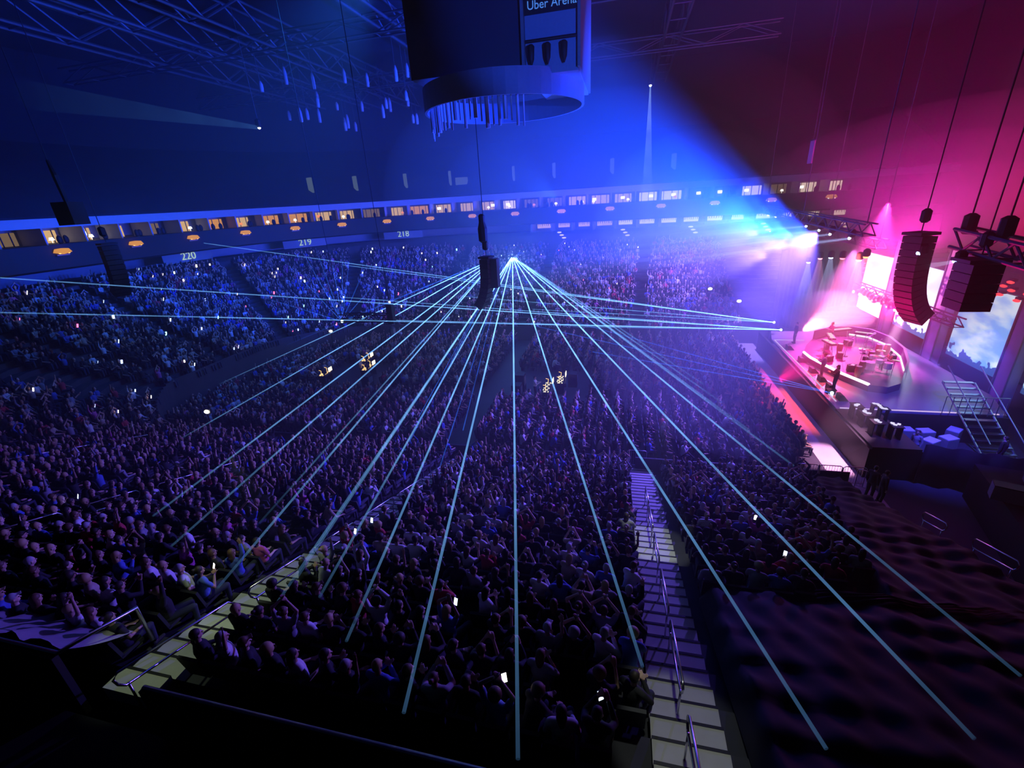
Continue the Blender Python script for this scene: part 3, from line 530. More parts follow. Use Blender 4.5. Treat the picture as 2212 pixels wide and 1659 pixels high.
r = thing('rear_truss', 'dark truss carrying the red and white down lights', 'truss', (17, 36.5, 9.6)); ch.build('chord', M_TRUSS, r); br.build('bracing', M_TRUSS, r)
for y in (37, 46): MB().tube([(17, y, 10.2), (17, y, 31)], .03, 5).build('cable', M_TRUSS, r)
ch, br = truss_mb((13.6, 19.0, 11.0), (13.6, 23.2, 11.3), .7, .7, .07, 5)
r = thing('side_truss', 'thick red lit truss above the right hand speakers', 'truss', (13.6, 19, 11)); ch.build('chord', M_TRUSS, r); br.build('bracing', M_TRUSS, r)
for y in (19.2, 21, 23): MB().lathe((13.6, y, 11.8), [(.15, 0), (.25, .1), (.25, .7), (.1, .8)], 8).build('chain_motor', M_BLACK, r); MB().tube([(13.6, y, 12.6), (13.6, y, 31)], .03, 5).build('chain', M_BLACK, r)
def big_array(loc, n, wd, hh, curve, dp, label, rz):
    line_array(loc, rz, label, n, wd, hh, curve, dp, m=mat('speaker_grille', (.06, .055, .06), .6))
big_array((13, 24.9, 11.6), 14, .95, .3, 4.5, .75, 'big curved line array speaker in front of the second screen, red in the haze', R(20))
big_array((13.3, 21.3, 10.9), 5, 1.15, .36, 0, 1.0, 'straight square speaker block right of the big curved array', R(180))
# ------------------------------------------------------------------ people
SKINS = [(.62, .40, .30), (.55, .35, .25), (.70, .48, .38), (.36, .21, .14), (.48, .30, .21)]
HAIRS = {'dark': (.03, .02, .015), 'brown': (.12, .06, .03), 'blond': (.5, .36, .18), 'grey': (.4, .4, .42)}
TOPS = {'black': (.02, .02, .025), 'white': (.75, .75, .78), 'grey': (.28, .28, .32), 'blue': (.08, .14, .5), 'red': (.5, .04, .06), 'beige': (.5, .4, .3), 'pink': (.6, .12, .35)}
def capsule(mb, a, b, ra, rb, n=10):
    a, b = Vector(a), Vector(b); d = (b-a); L = d.length or 1e-4; d /= L
    pts = [a-d*ra*.98, a-d*ra*.7, a, b, b+d*rb*.7, b+d*rb*.98]; mb.tube(pts, [ra*.2, ra*.72, ra, rb, rb*.72, rb*.2], n)
def hand(mb, w_, dirv, side, curl):           # palm, four unequal fingers and a thumb leaving the side of the palm
    d = Vector(dirv).normalized(); s = d.cross(Vector((0, 0, 1)));
    s = (s if s.length > .2 else Vector((1, 0, 0))).normalized()*side; nn = s.cross(d).normalized(); w_ = Vector(w_)
    for k in range(4): capsule(mb, w_+s*(-.027+.018*k), w_+d*.085+s*(-.033+.022*k), .014, .013, 6)
    for k, L in enumerate((.062, .075, .07, .052)):
        a = w_+d*.085+s*(-.033+.022*k); m_ = a+d*L*.5+nn*(-curl*.3*L); capsule(mb, a, m_, .0105, .0095, 6); capsule(mb, m_, m_+d*L*.45*(1-curl*.5)-nn*curl*L*.6, .0095, .008, 6)
    t = w_+d*.02-s*.03; m_ = t-s*.03+d*.035; capsule(mb, t, m_, .014, .012, 6); capsule(mb, m_, m_+d*.03-s*.004, .012, .009, 6)
def skeleton(pose):
    """Joint positions; the figure faces +Y, its feet stand on z 0."""
    st = pose in ('stand', 'stand_arms'); hz = .95 if st else .52; lean = {'lean': .16, 'clap': .05, 'rest': -.02, 'phone': 0, 'up': 0, 'wave': 0, 'stand': 0, 'stand_arms': 0}[pose]
    J = {'hip': Vector((0, 0, hz)), 'chest': Vector((0, lean*.75, hz+.34)), 'neck': Vector((0, lean*1.1, hz+.52)), 'head': Vector((0, lean*1.35+.02, hz+.68))}
    for s, n in ((-1, 'l'), (1, 'r')):
        sh = J['neck']+Vector((.185*s, -.01, -.06)); J['sh'+n] = sh
        if st: J['kn'+n] = Vector((.11*s, .03, .5)); J['an'+n] = Vector((.12*s, -.02, .08))
        else: J['kn'+n] = Vector((.13*s, .44, .50)); J['an'+n] = Vector((.13*s, .42, .08))
        J['hp'+n] = J['hip']+Vector((.09*s, 0, -.02))
        e, h = {'rest': ((.06, .05, -.27), (-.09, .26, -.07)), 'lean': ((.05, .12, -.24), (-.1, .22, -.08)), 'clap': ((.09, .12, -.22), (-.24, .15, .15)), 'up': ((.10, .06, .25), (-.22, .05, .20)), 'phone': ((.05, .2, -.12), (-.15, .16, .2)),
                'wave': ((.12, .03, .24), (-.02, .04, .26)) if s > 0 else ((.06, .05, -.27), (-.09, .26, -.07)), 'stand': ((.06, -.02, -.29), (-.01, .05, -.25)), 'stand_arms': ((.04, .15, -.24), (-.12, .22, .08))}[pose]
        e = Vector((e[0]*s, e[1], e[2])); h = Vector((h[0]*s, h[1], h[2])); J['el'+n] = sh+e; J['wr'+n] = sh+e+h
    return J
def remeshed(mb, name, vox, ratio, mats, eyes=None):
    o = mb.build('tmp', mats); md = o.modifiers.new('r', 'REMESH'); md.mode = 'VOXEL'; md.voxel_size = vox
    sm = o.modifiers.new('s', 'SMOOTH'); sm.factor = .5; sm.iterations = 3
    dc = o.modifiers.new('d', 'DECIMATE'); dc.ratio = ratio
    dg = bpy.context.evaluated_depsgraph_get(); me = bpy.data.meshes.new_from_object(o.evaluated_get(dg)); me.name = name
    me.materials.clear(); [me.materials.append(m) for m in mats]; me.polygons.foreach_set('use_smooth', [True]*len(me.polygons)); bpy.data.objects.remove(o)
    if eyes:
        bm = bmesh.new(); bm.from_mesh(me)
        for c in eyes:
            g = bmesh.ops.create_uvsphere(bm, u_segments=8, v_segments=6, radius=.014, matrix=Matrix.Translation(c))
            for f in {f for v in g['verts'] for f in v.link_faces}: f.material_index = 1
        bm.to_mesh(me); bm.free()
    me.update(); return me
FIG = {}
def head_mb(b, h):
    b.ell(h+Vector((0, -.005, .02)), (.076, .095, .105), 14, 10); b.ell(h+Vector((0, .025, -.05)), (.056, .062, .062), 12, 8)
    capsule(b, h+Vector((0, .085, .02)), h+Vector((0, .108, -.022)), .010, .016, 6); b.ell(h+Vector((0, .082, -.062)), (.026, .012, .009), 8, 5)
    for s in (-1, 1): b.ell(h+Vector((.078*s, -.005, -.005)), (.012, .022, .034), 8, 6); b.ell(h+Vector((.03*s, .082, .03)), (.022, .012, .008), 8, 5)
def figure(pose):
    if pose in FIG: return FIG[pose]
    J = skeleton(pose); b = MB(); h = J['head']; head_mb(b, h)
    capsule(b, J['neck']-Vector((0, 0, .03)), h-Vector((0, .01, .06)), .056, .052, 12)
    b.ell(J['hip'], (.155, .12, .12), 14, 8); capsule(b, J['hip'], J['chest'], .12, .13, 12); b.ell(J['chest'], (.165, .115, .17), 14, 8); capsule(b, J['shl']+Vector((.03, 0, 0)), J['shr']-Vector((.03, 0, 0)), .062, .062)
    for n, s in (('l', -1), ('r', 1)):
        capsule(b, J['sh'+n], J['el'+n], .05, .04); capsule(b, J['el'+n], J['wr'+n], .039, .027)
        dv = (J['wr'+n]-J['el'+n]); hand(b, J['wr'+n]+dv.normalized()*.012, dv if pose not in ('rest',) else dv+Vector((0, 0, -.05)), s, .15 if pose in ('clap', 'up', 'wave') else .7)
        capsule(b, J['hp'+n], J['kn'+n], .085, .06); capsule(b, J['kn'+n], J['an'+n], .055, .037); capsule(b, J['an'+n]+Vector((0, -.03, -.03)), J['an'+n]+Vector((0, .13, -.05)), .036, .028)
    body = remeshed(b, 'body', .011, .22, [M_SKIN, M_EYE], [h+Vector((.031*s, .083, .012)) for s in (-1, 1)])
    out = {'J': J, 'body': body}
    for kind in ('long', 'short'):
        b = MB(); b.ell(J['hip']+Vector((0, 0, .05)), (.172, .14, .12), 14, 8); capsule(b, J['hip']+Vector((0, 0, .05)), J['chest'], .14, .148, 12); b.ell(J['chest'], (.183, .134, .185), 14, 8); capsule(b, J['shl']+Vector((.02, 0, 0)), J['shr']-Vector((.02, 0, 0)), .077, .077)
        for n in 'lr':
            if kind == 'long': capsule(b, J['sh'+n], J['el'+n], .066, .056); capsule(b, J['el'+n], J['el'+n].lerp(J['wr'+n], .92), .056, .042)
            else: capsule(b, J['sh'+n], J['sh'+n].lerp(J['el'+n], .62), .066, .062)
        out[kind] = remeshed(b, 'shirt', .016, .3, [M_FAB])
    b = MB(); b.ell(J['hip']-Vector((0, 0, .01)), (.166, .135, .115), 14, 8)
    for n in 'lr': capsule(b, J['hp'+n], J['kn'+n], .1, .076); capsule(b, J['kn'+n], J['kn'+n].lerp(J['an'+n], .9), .072, .056)
    out['trousers'] = remeshed(b, 'trousers', .018, .3, [M_FAB])
    b = MB()
    for n in 'lr': capsule(b, J['an'+n]+Vector((0, -.04, -.035)), J['an'+n]+Vector((0, .15, -.045)), .047, .04, 8)
    out['shoes'] = b.build('tmp', M_FAB).data; bpy.data.objects.remove(bpy.data.objects['tmp'])
    FIG[pose] = out; return out
HAIRM = {}
def hair_mesh(style):
    if style in HAIRM: return HAIRM[style]
    b = MB(); b.ell((0, -.02, .045), (.086, .098, .098), 14, 9)
    if style == 'long': b.ell((0, -.05, -.05), (.088, .07, .16), 12, 8); capsule(b, (0, -.06, -.1), (0, -.07, -.22), .075, .05)
    elif style == 'bun': b.ell((0, -.12, .1), (.045, .045, .045), 10, 7)
    elif style == 'bushy': b.ell((0, -.03, .03), (.12, .12, .115), 14, 9)
    elif style == 'cap': b.box((0, .1, .07), (.13, .09, .014))
    else: b.ell((0, -.04, 0), (.083, .068, .08), 12, 8)
    # keep the face clear
    HAIRM[style] = remeshed(b, 'hair', .014, .5, [M_HAIR]); return HAIRM[style]
def colour(o, c): o.color = (*[max(0, min(1, v)) for v in c], 1)
def person(loc, rz, pose, top='black', sleeve='long', hair='short', haircol='dark', skin=0, trou=(.03, .035, .06), label='', group=None, turn=0):
    F = figure(pose); r = bpy.data.objects.new('person', None); COL.objects.link(r); r.location = loc; r.rotation_euler = (0, 0, rz); r.empty_display_size = .1
    tag(r, label, 'person', group)
    for nm, me, c in (('body', F['body'], SKINS[skin]), ('shirt', F[sleeve], TOPS[top]), ('trousers', F['trousers'], trou), ('shoes', F['shoes'], (.03, .03, .03))):
        o = bpy.data.objects.new(nm, me); COL.objects.link(o); o.parent = r; colour(o, c)
    o = bpy.data.objects.new('hair', hair_mesh(hair)); COL.objects.link(o); o.parent = r; o.location = F['J']['head']; colour(o, HAIRS[haircol]); return r

# ---- low figures for the mass of the crowd
def low_figure(pose, hairstyle):
    J = skeleton(pose); parts = []; h = J['head']
    def T(pts, rs_, n, ci):
        b = MB(); b.tube(pts, rs_, n, False); parts.append((b.v, b.f, ci))
    def E(c, d, ci, n=7, m=5):
        b = MB(); prof = [(math.sin(PI*i/m), -math.cos(PI*i/m)) for i in range(m+1)]
        vs = [(c[0]+max(r, .03)*math.cos(2*PI*j/n)*d[0], c[1]+max(r, .03)*math.sin(2*PI*j/n)*d[1], c[2]+z*d[2]) for r, z in prof for j in range(n)]
        b.add(vs, [(i*n+j, i*n+(j+1) % n, (i+1)*n+(j+1) % n, (i+1)*n+j) for i in range(m) for j in range(n)]); parts.append((b.v, b.f, ci))
    E(h, (.08, .098, .125), 0); E(h+Vector((0, -.025, .035)), (.088, .092, .1), 1)
    if hairstyle: E(h+Vector((0, -.06, -.08)), (.085, .06, .16), 1, 6, 4)
    T([J['neck']-Vector((0, 0, .04)), h-Vector((0, 0, .05))], .055, 5, 0)
    T([J['hip']-Vector((0, 0, .08)), J['hip']+Vector((0, 0, .1)), J['chest'], J['neck']-Vector((0, 0, .09)), J['neck']-Vector((0, 0, .01))], [.15, .15, .17, .17, .06], 8, 2)
    for n in 'lr':
        T([J['sh'+n], J['el'+n]], [.065, .052], 5, 2); T([J['el'+n], J['wr'+n]], [.05, .036], 5, 2 if hairstyle == 0 else 0)
        d = (J['wr'+n]-J['el'+n]).normalized(); T([J['wr'+n], J['wr'+n]+d*.09, J['wr'+n]+d*.16], [.03, .045, .02], 5, 0)
        T([J['hp'+n], J['kn'+n], J['an'+n]], [.095, .07, .05], 5, 3)
    V = []; F = []; Cc = []; k = 0
    for v, f, ci in parts: V += [tuple(q) for q in v]; F += [tuple(i+k for i in q) for q in f]; Cc += [ci]*len(f); k += len(v)
    return np.array(V, np.float32), np.array(F, np.int32), np.array(Cc)
LOW = [low_figure(p, hs) for p in ('rest', 'rest', 'clap', 'up', 'lean', 'wave') for hs in (0, 1)]
LOWS = [low_figure(p, hs) for p in ('stand', 'stand_arms') for hs in (0, 1)]
topk = list(TOPS); topw = np.array([.62, .08, .10, .09, .04, .05, .02])
def crowd(name, spots, label, figs):           # spots: (x, y, z, rz)
    Vs, Fs, Cs = [], [], []; k = 0
    for x, y, z, rz in spots:
        V, F, ci = figs[RNG.integers(len(figs))]; c, s = math.cos(rz), math.sin(rz); sc = RNG.uniform(.93, 1.07)
        Vr = np.column_stack((V[:, 0]*c-V[:, 1]*s, V[:, 0]*s+V[:, 1]*c, V[:, 2]))*sc + np.array([x, y, z], np.float32)
        pal = np.array([SKINS[RNG.integers(5)], HAIRS[('dark', 'brown', 'blond', 'grey')[RNG.choice(4, p=[.4, .3, .2, .1])]], TOPS[topk[RNG.choice(7, p=topw)]], (.03, .035, .06)], np.float32)
        Vs.append(Vr); Fs.append(F+k); Cs.append(pal[ci]); k += len(V)
    o = mesh_np(name, np.concatenate(Vs), np.concatenate(Fs), M_CROWD, np.concatenate(Cs)); return tag(o, label, 'crowd', None, 'stuff')
# seats
def seat_arrays():
    b = MB(); b.box((0, .02, .43), (.46, .44, .07)); b.box((0, -.22, .68), (.46, .06, .52), mtx=Matrix.Rotation(R(10), 4, 'X')); b.box((0, -.02, .22), (.08, .3, .42))
    return np.array(b.v, np.float32), np.array([f for f in b.f], np.int32)
def seat_stuff(name, spots, label):
    V, F = seat_arrays(); S = np.array(spots, np.float32); c, s = np.cos(S[:, 3]), np.sin(S[:, 3]); n = len(V)
    A = np.stack((V[None, :, 0]*c[:, None]-V[None, :, 1]*s[:, None]+S[:, 0:1], V[None, :, 0]*s[:, None]+V[None, :, 1]*c[:, None]+S[:, 1:2], V[None, :, 2]+S[:, 2:3]), -1).reshape(-1, 3)
    FF = (F[None]+(np.arange(len(S))*n)[:, None, None]).reshape(-1, 4); o = mesh_np(name, A, FF, M_SEAT); return tag(o, label, 'seats', None, 'stuff')

# near stand spots
near = []; ax = [(-31.8, -30.5), (-20.5, -19.1), (-9.3, -7.75), (.45, 2.05)]
for k in range(20):
    yr = 21.5-.875*k; y = yr-.55; z = nearz(yr)
    x = -32.9
    while x < 8.9:
        x += .52
        if any(a < x < b for a, b in ax): continue
        if x > 2 and (y < 9.4 or x > 6.3+(y-9.4)*.24 or (x > 4.6 and y < 10.3)): continue
        if RNG.random() < .05: continue
        near.append((x, y+RNG.uniform(-.05, .05), z, None))
SPECIAL = [((-9.9, 4.1), dict(pose='rest', top='white', sleeve='short', hair='long', haircol='brown', label='person in a white top beside the stair head in the bottom left corner')),
    ((2.35, 12.2), dict(pose='clap', top='black', hair='short', haircol='dark', label='person in dark clothes seated at the right edge of the pale stairs')),
    ((-1.85, 4.3), dict(pose='up', top='blue', sleeve='short', hair='bushy', haircol='brown', label='person in a blue top with raised arms in the rearmost row')),
    ((-.15, 7.1), dict(pose='up', top='grey', sleeve='short', hair='short', haircol='brown', label='person with both arms curved round over the head')),
    ((-.9, 9.2), dict(pose='clap', top='white', hair='cap', haircol='grey', label='person in a white jacket lit brightly above the middle of the crowd')),
    ((.1, 4.4), dict(pose='phone', top='black', hair='short', label='person in black holding a lit phone near the bottom of the pale stairs')),
    ((-.35, 8.8), dict(pose='rest', top='blue', hair='short', haircol='grey', label='grey haired person in a blue shirt in the middle of the near crowd'))]
sp_used = []
for p in near:
    pass
def proj_ok(p): u, v, z = px((p[0], p[1], p[2]+1)); return z > 0 and -40 < u < 2250 and v < 1720
vis = sorted([p for p in near if proj_ok(p)], key=lambda p: px((p[0], p[1], p[2]+1))[2])
first = vis[:292]; fs_ = set(first); rest = [p for p in near if p not in fs_]
BLK = lambda x: ('left of the lower left stairs' if x < -9 else 'between the lower left stairs and the pale stairs' if x < .6 else 'right of the pale stairs')
ROWN = lambda y: ('rearmost rows' if y < 6.8 else 'rear middle rows' if y < 9.5 else 'middle rows' if y < 12 else 'rows further down')
ph_spots = []
def seatpos(p):
    k = round((21.5-.55-p[1])/.875); k = max(0, min(19, k)); row = f'{ordw(20-k)} row from the back'
    same = sorted([q for q in near if round((21.5-.55-q[1])/.875) == k], key=lambda q: q[0])
    if p[0] > 2: m = [q for q in same if q[0] > 2]; n = m.index(p)+1; w_ = 'right of the pale stairs'
    elif p[0] > -8: m = [q for q in same if -8 < q[0] < 2]; n = len(m)-m.index(p); w_ = 'left of the pale stairs'
    else: m = [q for q in same if q[0] < -8]; n = len(m)-m.index(p); w_ = 'left of the greenish stairs'
    return f'{row}, {ordw(n)} {w_}'
for (sx, sy), kw in SPECIAL:
    p = min((q for q in first if q not in sp_used), key=lambda q: (q[0]-sx)**2+(q[1]-sy)**2); sp_used.append(p)
    person((p[0], p[1], p[2]), R(-12), group='seated audience of the near stand', **kw)
    if kw['pose'] == 'phone': ph_spots.append(p)
pr = random.Random(21); spu = set(sp_used)
PW = {'rest': 'sitting', 'clap': 'clapping', 'up': 'cheering', 'lean': 'leaning', 'phone': 'seated', 'wave': 'waving'}
for p in first:
    if p in spu: continue
    pose = pr.choices(['rest', 'clap', 'up', 'lean', 'wave', 'phone'], [.34, .3, .08, .14, .05, .09])[0]; top = pr.choices(topk, topw)[0]
    hair = pr.choice(['short', 'long', 'short', 'bun', 'bushy', 'long', 'cap']); hc = pr.choices(list(HAIRS), [.4, .3, .2, .1])[0]; sl = pr.choice(['long', 'short'])
    hw = {'short': 'short hair', 'long': 'long hair', 'bun': 'hair in a bun', 'bushy': 'bushy hair', 'cap': 'cap'}[hair]
    person((p[0], p[1], p[2]), R(pr.uniform(-38, 8)), pose, top, sl, hair, hc, pr.randrange(5), label=f'{PW[pose]} person, {top} top, {seatpos(p)}', group='seated audience of the near stand')
crowd('near_crowd', [(x, y, z, R(RNG.uniform(-45, 10))) for x, y, z, _ in rest], 'dense seated crowd filling the near stand beyond the closest rows', LOW)
# seats of the near people: one by one for the closest
so = None
for p in first:
    if so is None:
        V, F = seat_arrays()
        bk = MB(); bk.box((0, -.22, .68), (.46, .06, .52), mtx=Matrix.Rotation(R(10), 4, 'X')); bp_ = MB(); bp_.box((0, .02, .43), (.46, .44, .07)); bl = MB(); bl.box((0, -.02, .22), (.08, .3, .42))
        tmp = [q.build('tmp', M_SEAT).data for q in (bk, bp_, bl)]; so = tmp; [bpy.data.objects.remove(q) for q in [o for o in bpy.data.objects if o.name.startswith('tmp')]]
        for me, nn in zip(so, ('backrest', 'seat_pan', 'leg')): me.name = nn
    r = bpy.data.objects.new('stadium_seat', None); COL.objects.link(r); r.location = (p[0], p[1]-.03, p[2]); r.empty_display_size = .1
    tag(r, f'dark folding seat, {seatpos(p)}', 'seat', 'seats under the near audience')
    for me in so[:2]: o = bpy.data.objects.new(me.name, me); COL.objects.link(o); o.parent = r
# left end and far side
ring = []
for k in range(20):
    t = (k+.5)/20; u = 43.5
    while u < NU-2:
        x, y, z = bowl(u, t); x2, y2, z2 = bowl(min(u+.05, NU-1.01), t); stp = math.dist((x, y), (x2, y2))/.05
        u += .52/max(stp, .2)
        cu_ = u
        if any(abs(cu_-a) < .75/max(stp, .3)*1.0 for a in (54.2, 55.4, 60, 70, 84, 98, 112, 124, 136, 148)): continue
        if x > 11.2 or RNG.random() < .06: continue
        ring.append((x, y, z-.1+.0, math.atan2(33-y, 4-x)-PI/2+RNG.uniform(-.3, .3)))
RZT = lambda t: 0
crowd('far_crowd', ring, 'dense seated crowd in the left and far stands dotted with phone lights', LOW)
seat_stuff('stadium_seating', [(x, y-.03, z, 0) for x, y, z, _ in rest]+[(x, y, z, r_) for x, y, z, r_ in ring], 'dark seats under the crowd in all stands')
# floor
fl = []
x = -32.3
while x < 10.8:
    for seg_ in ((22.6, 29.2), (31.2, 44.6)):
        y = seg_[0]
        while y < seg_[1]:
            y += .53
            if x < -21 and (x+21)**2+(y-33.5)**2 > 11.6**2 and y > 33.5: continue
            if abs(x+9.6) < .75: continue
            if -8.6 < x < -2.8 and 30.5 < y < 36: continue
            if -26 < x < -20 and 31 < y < 37: continue
            if x > 10.8-.30*max(0, 27-y): continue
            if RNG.random() < .07: continue
            fl.append((x+RNG.uniform(-.05, .05), y, 0, -PI/2+RNG.uniform(-.3, .3)))
    x += .92
crowd('floor_crowd', fl, 'rows of audience on the arena floor facing the stage', LOW)
seat_stuff('floor_chairs', [(x, y, 0, -PI/2) for x, y, _, _ in fl], 'rows of chairs under the floor audience')
# phones glowing in the crowd
PH = []
def phone(p, col, s, label, group):
    key = 'phone_%d' % int(col[0]*100+col[2]*10); r = bpy.data.objects.new('lit_phone', None); COL.objects.link(r); r.location = p; r['_w'] = tuple(p); r.rotation_euler = (R(-20), 0, RNG.uniform(-.6, .6))
    tag(r, label, 'phone', group)
    if not PH:
        a = MB(); a.box((0, .006, 0), (.09, .012, .17)); b = MB(); b.box((0, -.003, 0), (.082, .006, .155)); A = a.build('tmp', M_BLACK); B = b.build('tmp', glow('screen_slot', (1, 1, 1), 3)); PH.extend((A.data, B.data)); bpy.data.objects.remove(A); bpy.data.objects.remove(B)
    o = bpy.data.objects.new('phone_case', PH[0]); COL.objects.link(o); o.parent = r
    o = bpy.data.objects.new('phone_screen', PH[1]); COL.objects.link(o); o.parent = r; o.scale = (s, s, s); o.material_slots[0].link = 'OBJECT'; o.material_slots[0].material = glow(key, col, 5)
for q in range(150):
    x, y, z, r_ = ring[RNG.integers(len(ring))]
    if x > -8 and RNG.random() < .6: continue
    c = [(1, .85, .8), (.9, .1, .25), (.5, .7, 1), (.3, .4, 1), (.3, .9, .9)][RNG.choice(5, p=[.4, .15, .25, .12, .08])]
    nm = {(1, .85, .8): 'white', (.9, .1, .25): 'red', (.5, .7, 1): 'pale blue', (.3, .4, 1): 'blue', (.3, .9, .9): 'turquoise'}[c]; pos = 'in the left end stand' if x < -24 else 'in the far stand'
    phone((x+.3*math.cos(r_+PI/2), y+.3*math.sin(r_+PI/2), z+1.15), c, RNG.uniform(1.0, 1.9) if x < -20 else .9, f'{nm} glowing phone held up {pos}', f'{nm} phones {pos}')
for q, p in enumerate(ph_spots + [first[i] for i in (3, 40, 75, 120, 160, 200, 240, 280)]):
    phone((p[0]+.03, p[1]+.42, p[2]+1.0), [(.6, .8, 1), (1, .9, .7)][q % 2], 1, f'lit phone, {seatpos(p)}', 'phones of the near crowd')

# black cloth over the unused seats
vs = []; fs = []; nx, ny = 90, 150
def cloth_z(x, y):
    zz = nearz(y); ph = ((21.5-y)/.875) % 1; seat = .55+.13*math.exp(-((ph-.75)/.3)**2)*(.6+.4*math.sin(x*.8+y))
    return zz + seat + .05*math.sin(x*2.3+y*.7)+.04*math.sin(x*5.1-y*1.9)+.03*math.sin(x*9+y*4)
def cloth_x0(y): return 2.15 if y < 9.2 else 2.15 + (6.4+(y-9.4)*.24-2.15)*min(1, max(0, (y-9.2)/.6))
for j in range(ny+1):
    y = 3.7+17.2*j/ny
    for i in range(nx+1):
        x0 = cloth_x0(y); x = x0 + (10.35-x0)*i/nx; e = min(1, i/3, (nx-i)/3); vs.append((x, y, nearz(y)+.12+(cloth_z(x, y)-nearz(y)-.12)*e))
for j in range(ny):
    for i in range(nx): a = j*(nx+1)+i; fs.append((a, a+1, a+nx+2, a+nx+1))
tag(MB().add(vs, fs).build('black_seat_cover', M_CLOTH, None, True), 'huge black cloth draped over the empty seats in the lower right corner', 'cloth')

# performers, crew and guards
for q, (p, rz, pose, kw) in enumerate((((13.3, 32.2, DZ), R(60), 'stand_arms', dict(top='blue', label='performer in dark blue standing at the front edge of the stage')), ((13.2, 29.9, DZ), R(80), 'stand_arms', dict(top='black', hair='long', label='performer in black at the near front corner of the stage')),
        ((17.4, 32.9, RZ-.05), R(90), 'clap', dict(top='red', sleeve='short', label='drummer sitting behind the drum kit')), ((15.9, 38.4, RZ), R(100), 'stand_arms', dict(top='pink', sleeve='short', label='performer playing the white keyboard')), ((14.0, 40.0, DZ), R(90), 'stand', dict(top='black', label='performer in black at the far front corner of the stage')),
        ((11.2, 20.0, nearz(20.5)), R(-60), 'stand', dict(top='black', label='dark guard standing at the barrier below the stage')), ((11.9, 20.4, .2), R(-90), 'stand', dict(top='black', label='second dark guard standing right of the barrier below the stage')),
        ((15.3, 24.8, .1), R(120), 'stand', dict(top='grey', label='crew member standing in the side bay')), ((18.9, 24.6, .1), R(30), 'stand', dict(top='black', label='crew member beside the scaffold stairs')),
        ((-6.2, 30.9, 0), R(-90), 'stand_arms', dict(top='white', label='operator in a pale shirt at the lit mixing desk')), ((-5.0, 31.9, 0), R(-100), 'rest', dict(top='black', label='crew member sitting beside the mixing desk')), ((-22.6, 33.6, 0), R(-80), 'stand_arms', dict(top='beige', label='operator at the amber lit desk left of the mixing desk')))):
    person(p, rz, pose, haircol='dark', skin=q % 3, group='performers and crew', **kw)
    if pose in ('clap', 'rest'):
        r = thing('stool', 'round black stool under ' + kw['label'][:40], 'stool', p); MB().lathe(p, [(.2, .36), (.2, .42)], 12).build('seat', M_BLACK, r); MB().lathe(p, [(.18, 0), (.03, .05), (.03, .36)], 10).build('leg', M_STEEL, r)
for q, (x, y, l, lab) in enumerate(((-5.2, 30.8, 2.0, 'mixing desk with bright warm lamps in the middle of the floor'), (-4.4, 32.4, 1.6, 'second lit desk behind the mixing desk'), (-22.0, 33.8, 1.6, 'desk with amber lamps on the floor further left'), (-23.4, 36.0, 1.4, 'farther amber lit desk on the floor at the left'), (-25.2, 32.0, 1.2, 'small lit desk at the left end of the floor'))):
    r = thing('mixing_desk', lab, 'desk', (x, y, 0), 'control desks on the floor')
    MB().box((x, y, .85), (.8, l, .14), .1).build('desk_top', M_BLACK, r); b = MB()
    for s in (-.9, .9): b.box((x, y+s*l/2, .4), (.6, .06, .8), .1)
    b.build('side_panel', M_BLACK, r)
    b = MB(); [b.box((x-.25+.1*(k % 5), y-l*.42+l*.84*(k//5)/5, .93), (.06, .14, .02)) for k in range(30) if (k*7) % 3]; b.build('lit_buttons', glow('desk_amber' if q > 1 else 'desk_warm', (1, .62, .25) if q > 1 else (1, .85, .55), 2.2), r)
    for s in (-.3, .35):
        MB().box((x+.3, y+s*l, 1.2), (.05, .5, .35)).build('monitor', glow('desk_screen', (1, .9, .7), 1.6) if s > 0 else M_BLACK, r); MB().tube([(x-.1, y+s*l, .9), (x-.05, y+s*l, 1.3), (x-.25, y+s*l, 1.35)], .02, 6).build('desk_lamp', G_LAMP, r)
for q, (x, y, h) in enumerate(((-7.6, 30.8, 1.1), (-7.6, 32.2, 1.4), (-3.6, 33.5, 1.1), (-21, 31.8, 1.0))):
    r = thing('equipment_rack', f'black equipment rack beside the control desks, {ORD[q] if q else "first"} from the near aisle', 'rack', (x, y, 0), 'equipment racks'); MB().box((x, y, h/2), (.7, .8, h)).build('rack_body', M_BLACK, r); MB().box((x+.36, y, h*.6), (.02, .6, h*.5)).build('front_panel', M_GREY, r)
for q, (x, y, rz) in enumerate(((9.3, 21.9, 0), (10.35, 21.9, 0), (11.4, 21.9, 0), (11.9, 21.5, -.6), (1.1, 22.1, 0))):
    r = thing('crowd_barrier', ('barrier left of the guards', 'barrier in front of the pink lit floor', 'barrier right of the pink lit floor', 'slanted barrier beside the stage corner', 'barrier at the foot of the pale stairs')[q], 'barrier', (x, y, 0), 'crowd barriers'); c, s = math.cos(rz), math.sin(rz)
    MB().tube([(x-.5*c, y-.5*s, .05), (x-.5*c, y-.5*s, 1.05), (x-.42*c, y-.42*s, 1.12), (x+.42*c, y+.42*s, 1.12), (x+.5*c, y+.5*s, 1.05), (x+.5*c, y+.5*s, .05)], .022, 8).build('frame', M_STEEL, r, True)
    b = MB(); [b.tube([(x+(-.42+.12*k)*c, y+(-.42+.12*k)*s, .2), (x+(-.42+.12*k)*c, y+(-.42+.12*k)*s, 1.1)], .008, 5) for k in range(8)]; b.box((x, y, .2), (.95, .03, .03), rz); b.build('bars', M_STEEL, r)
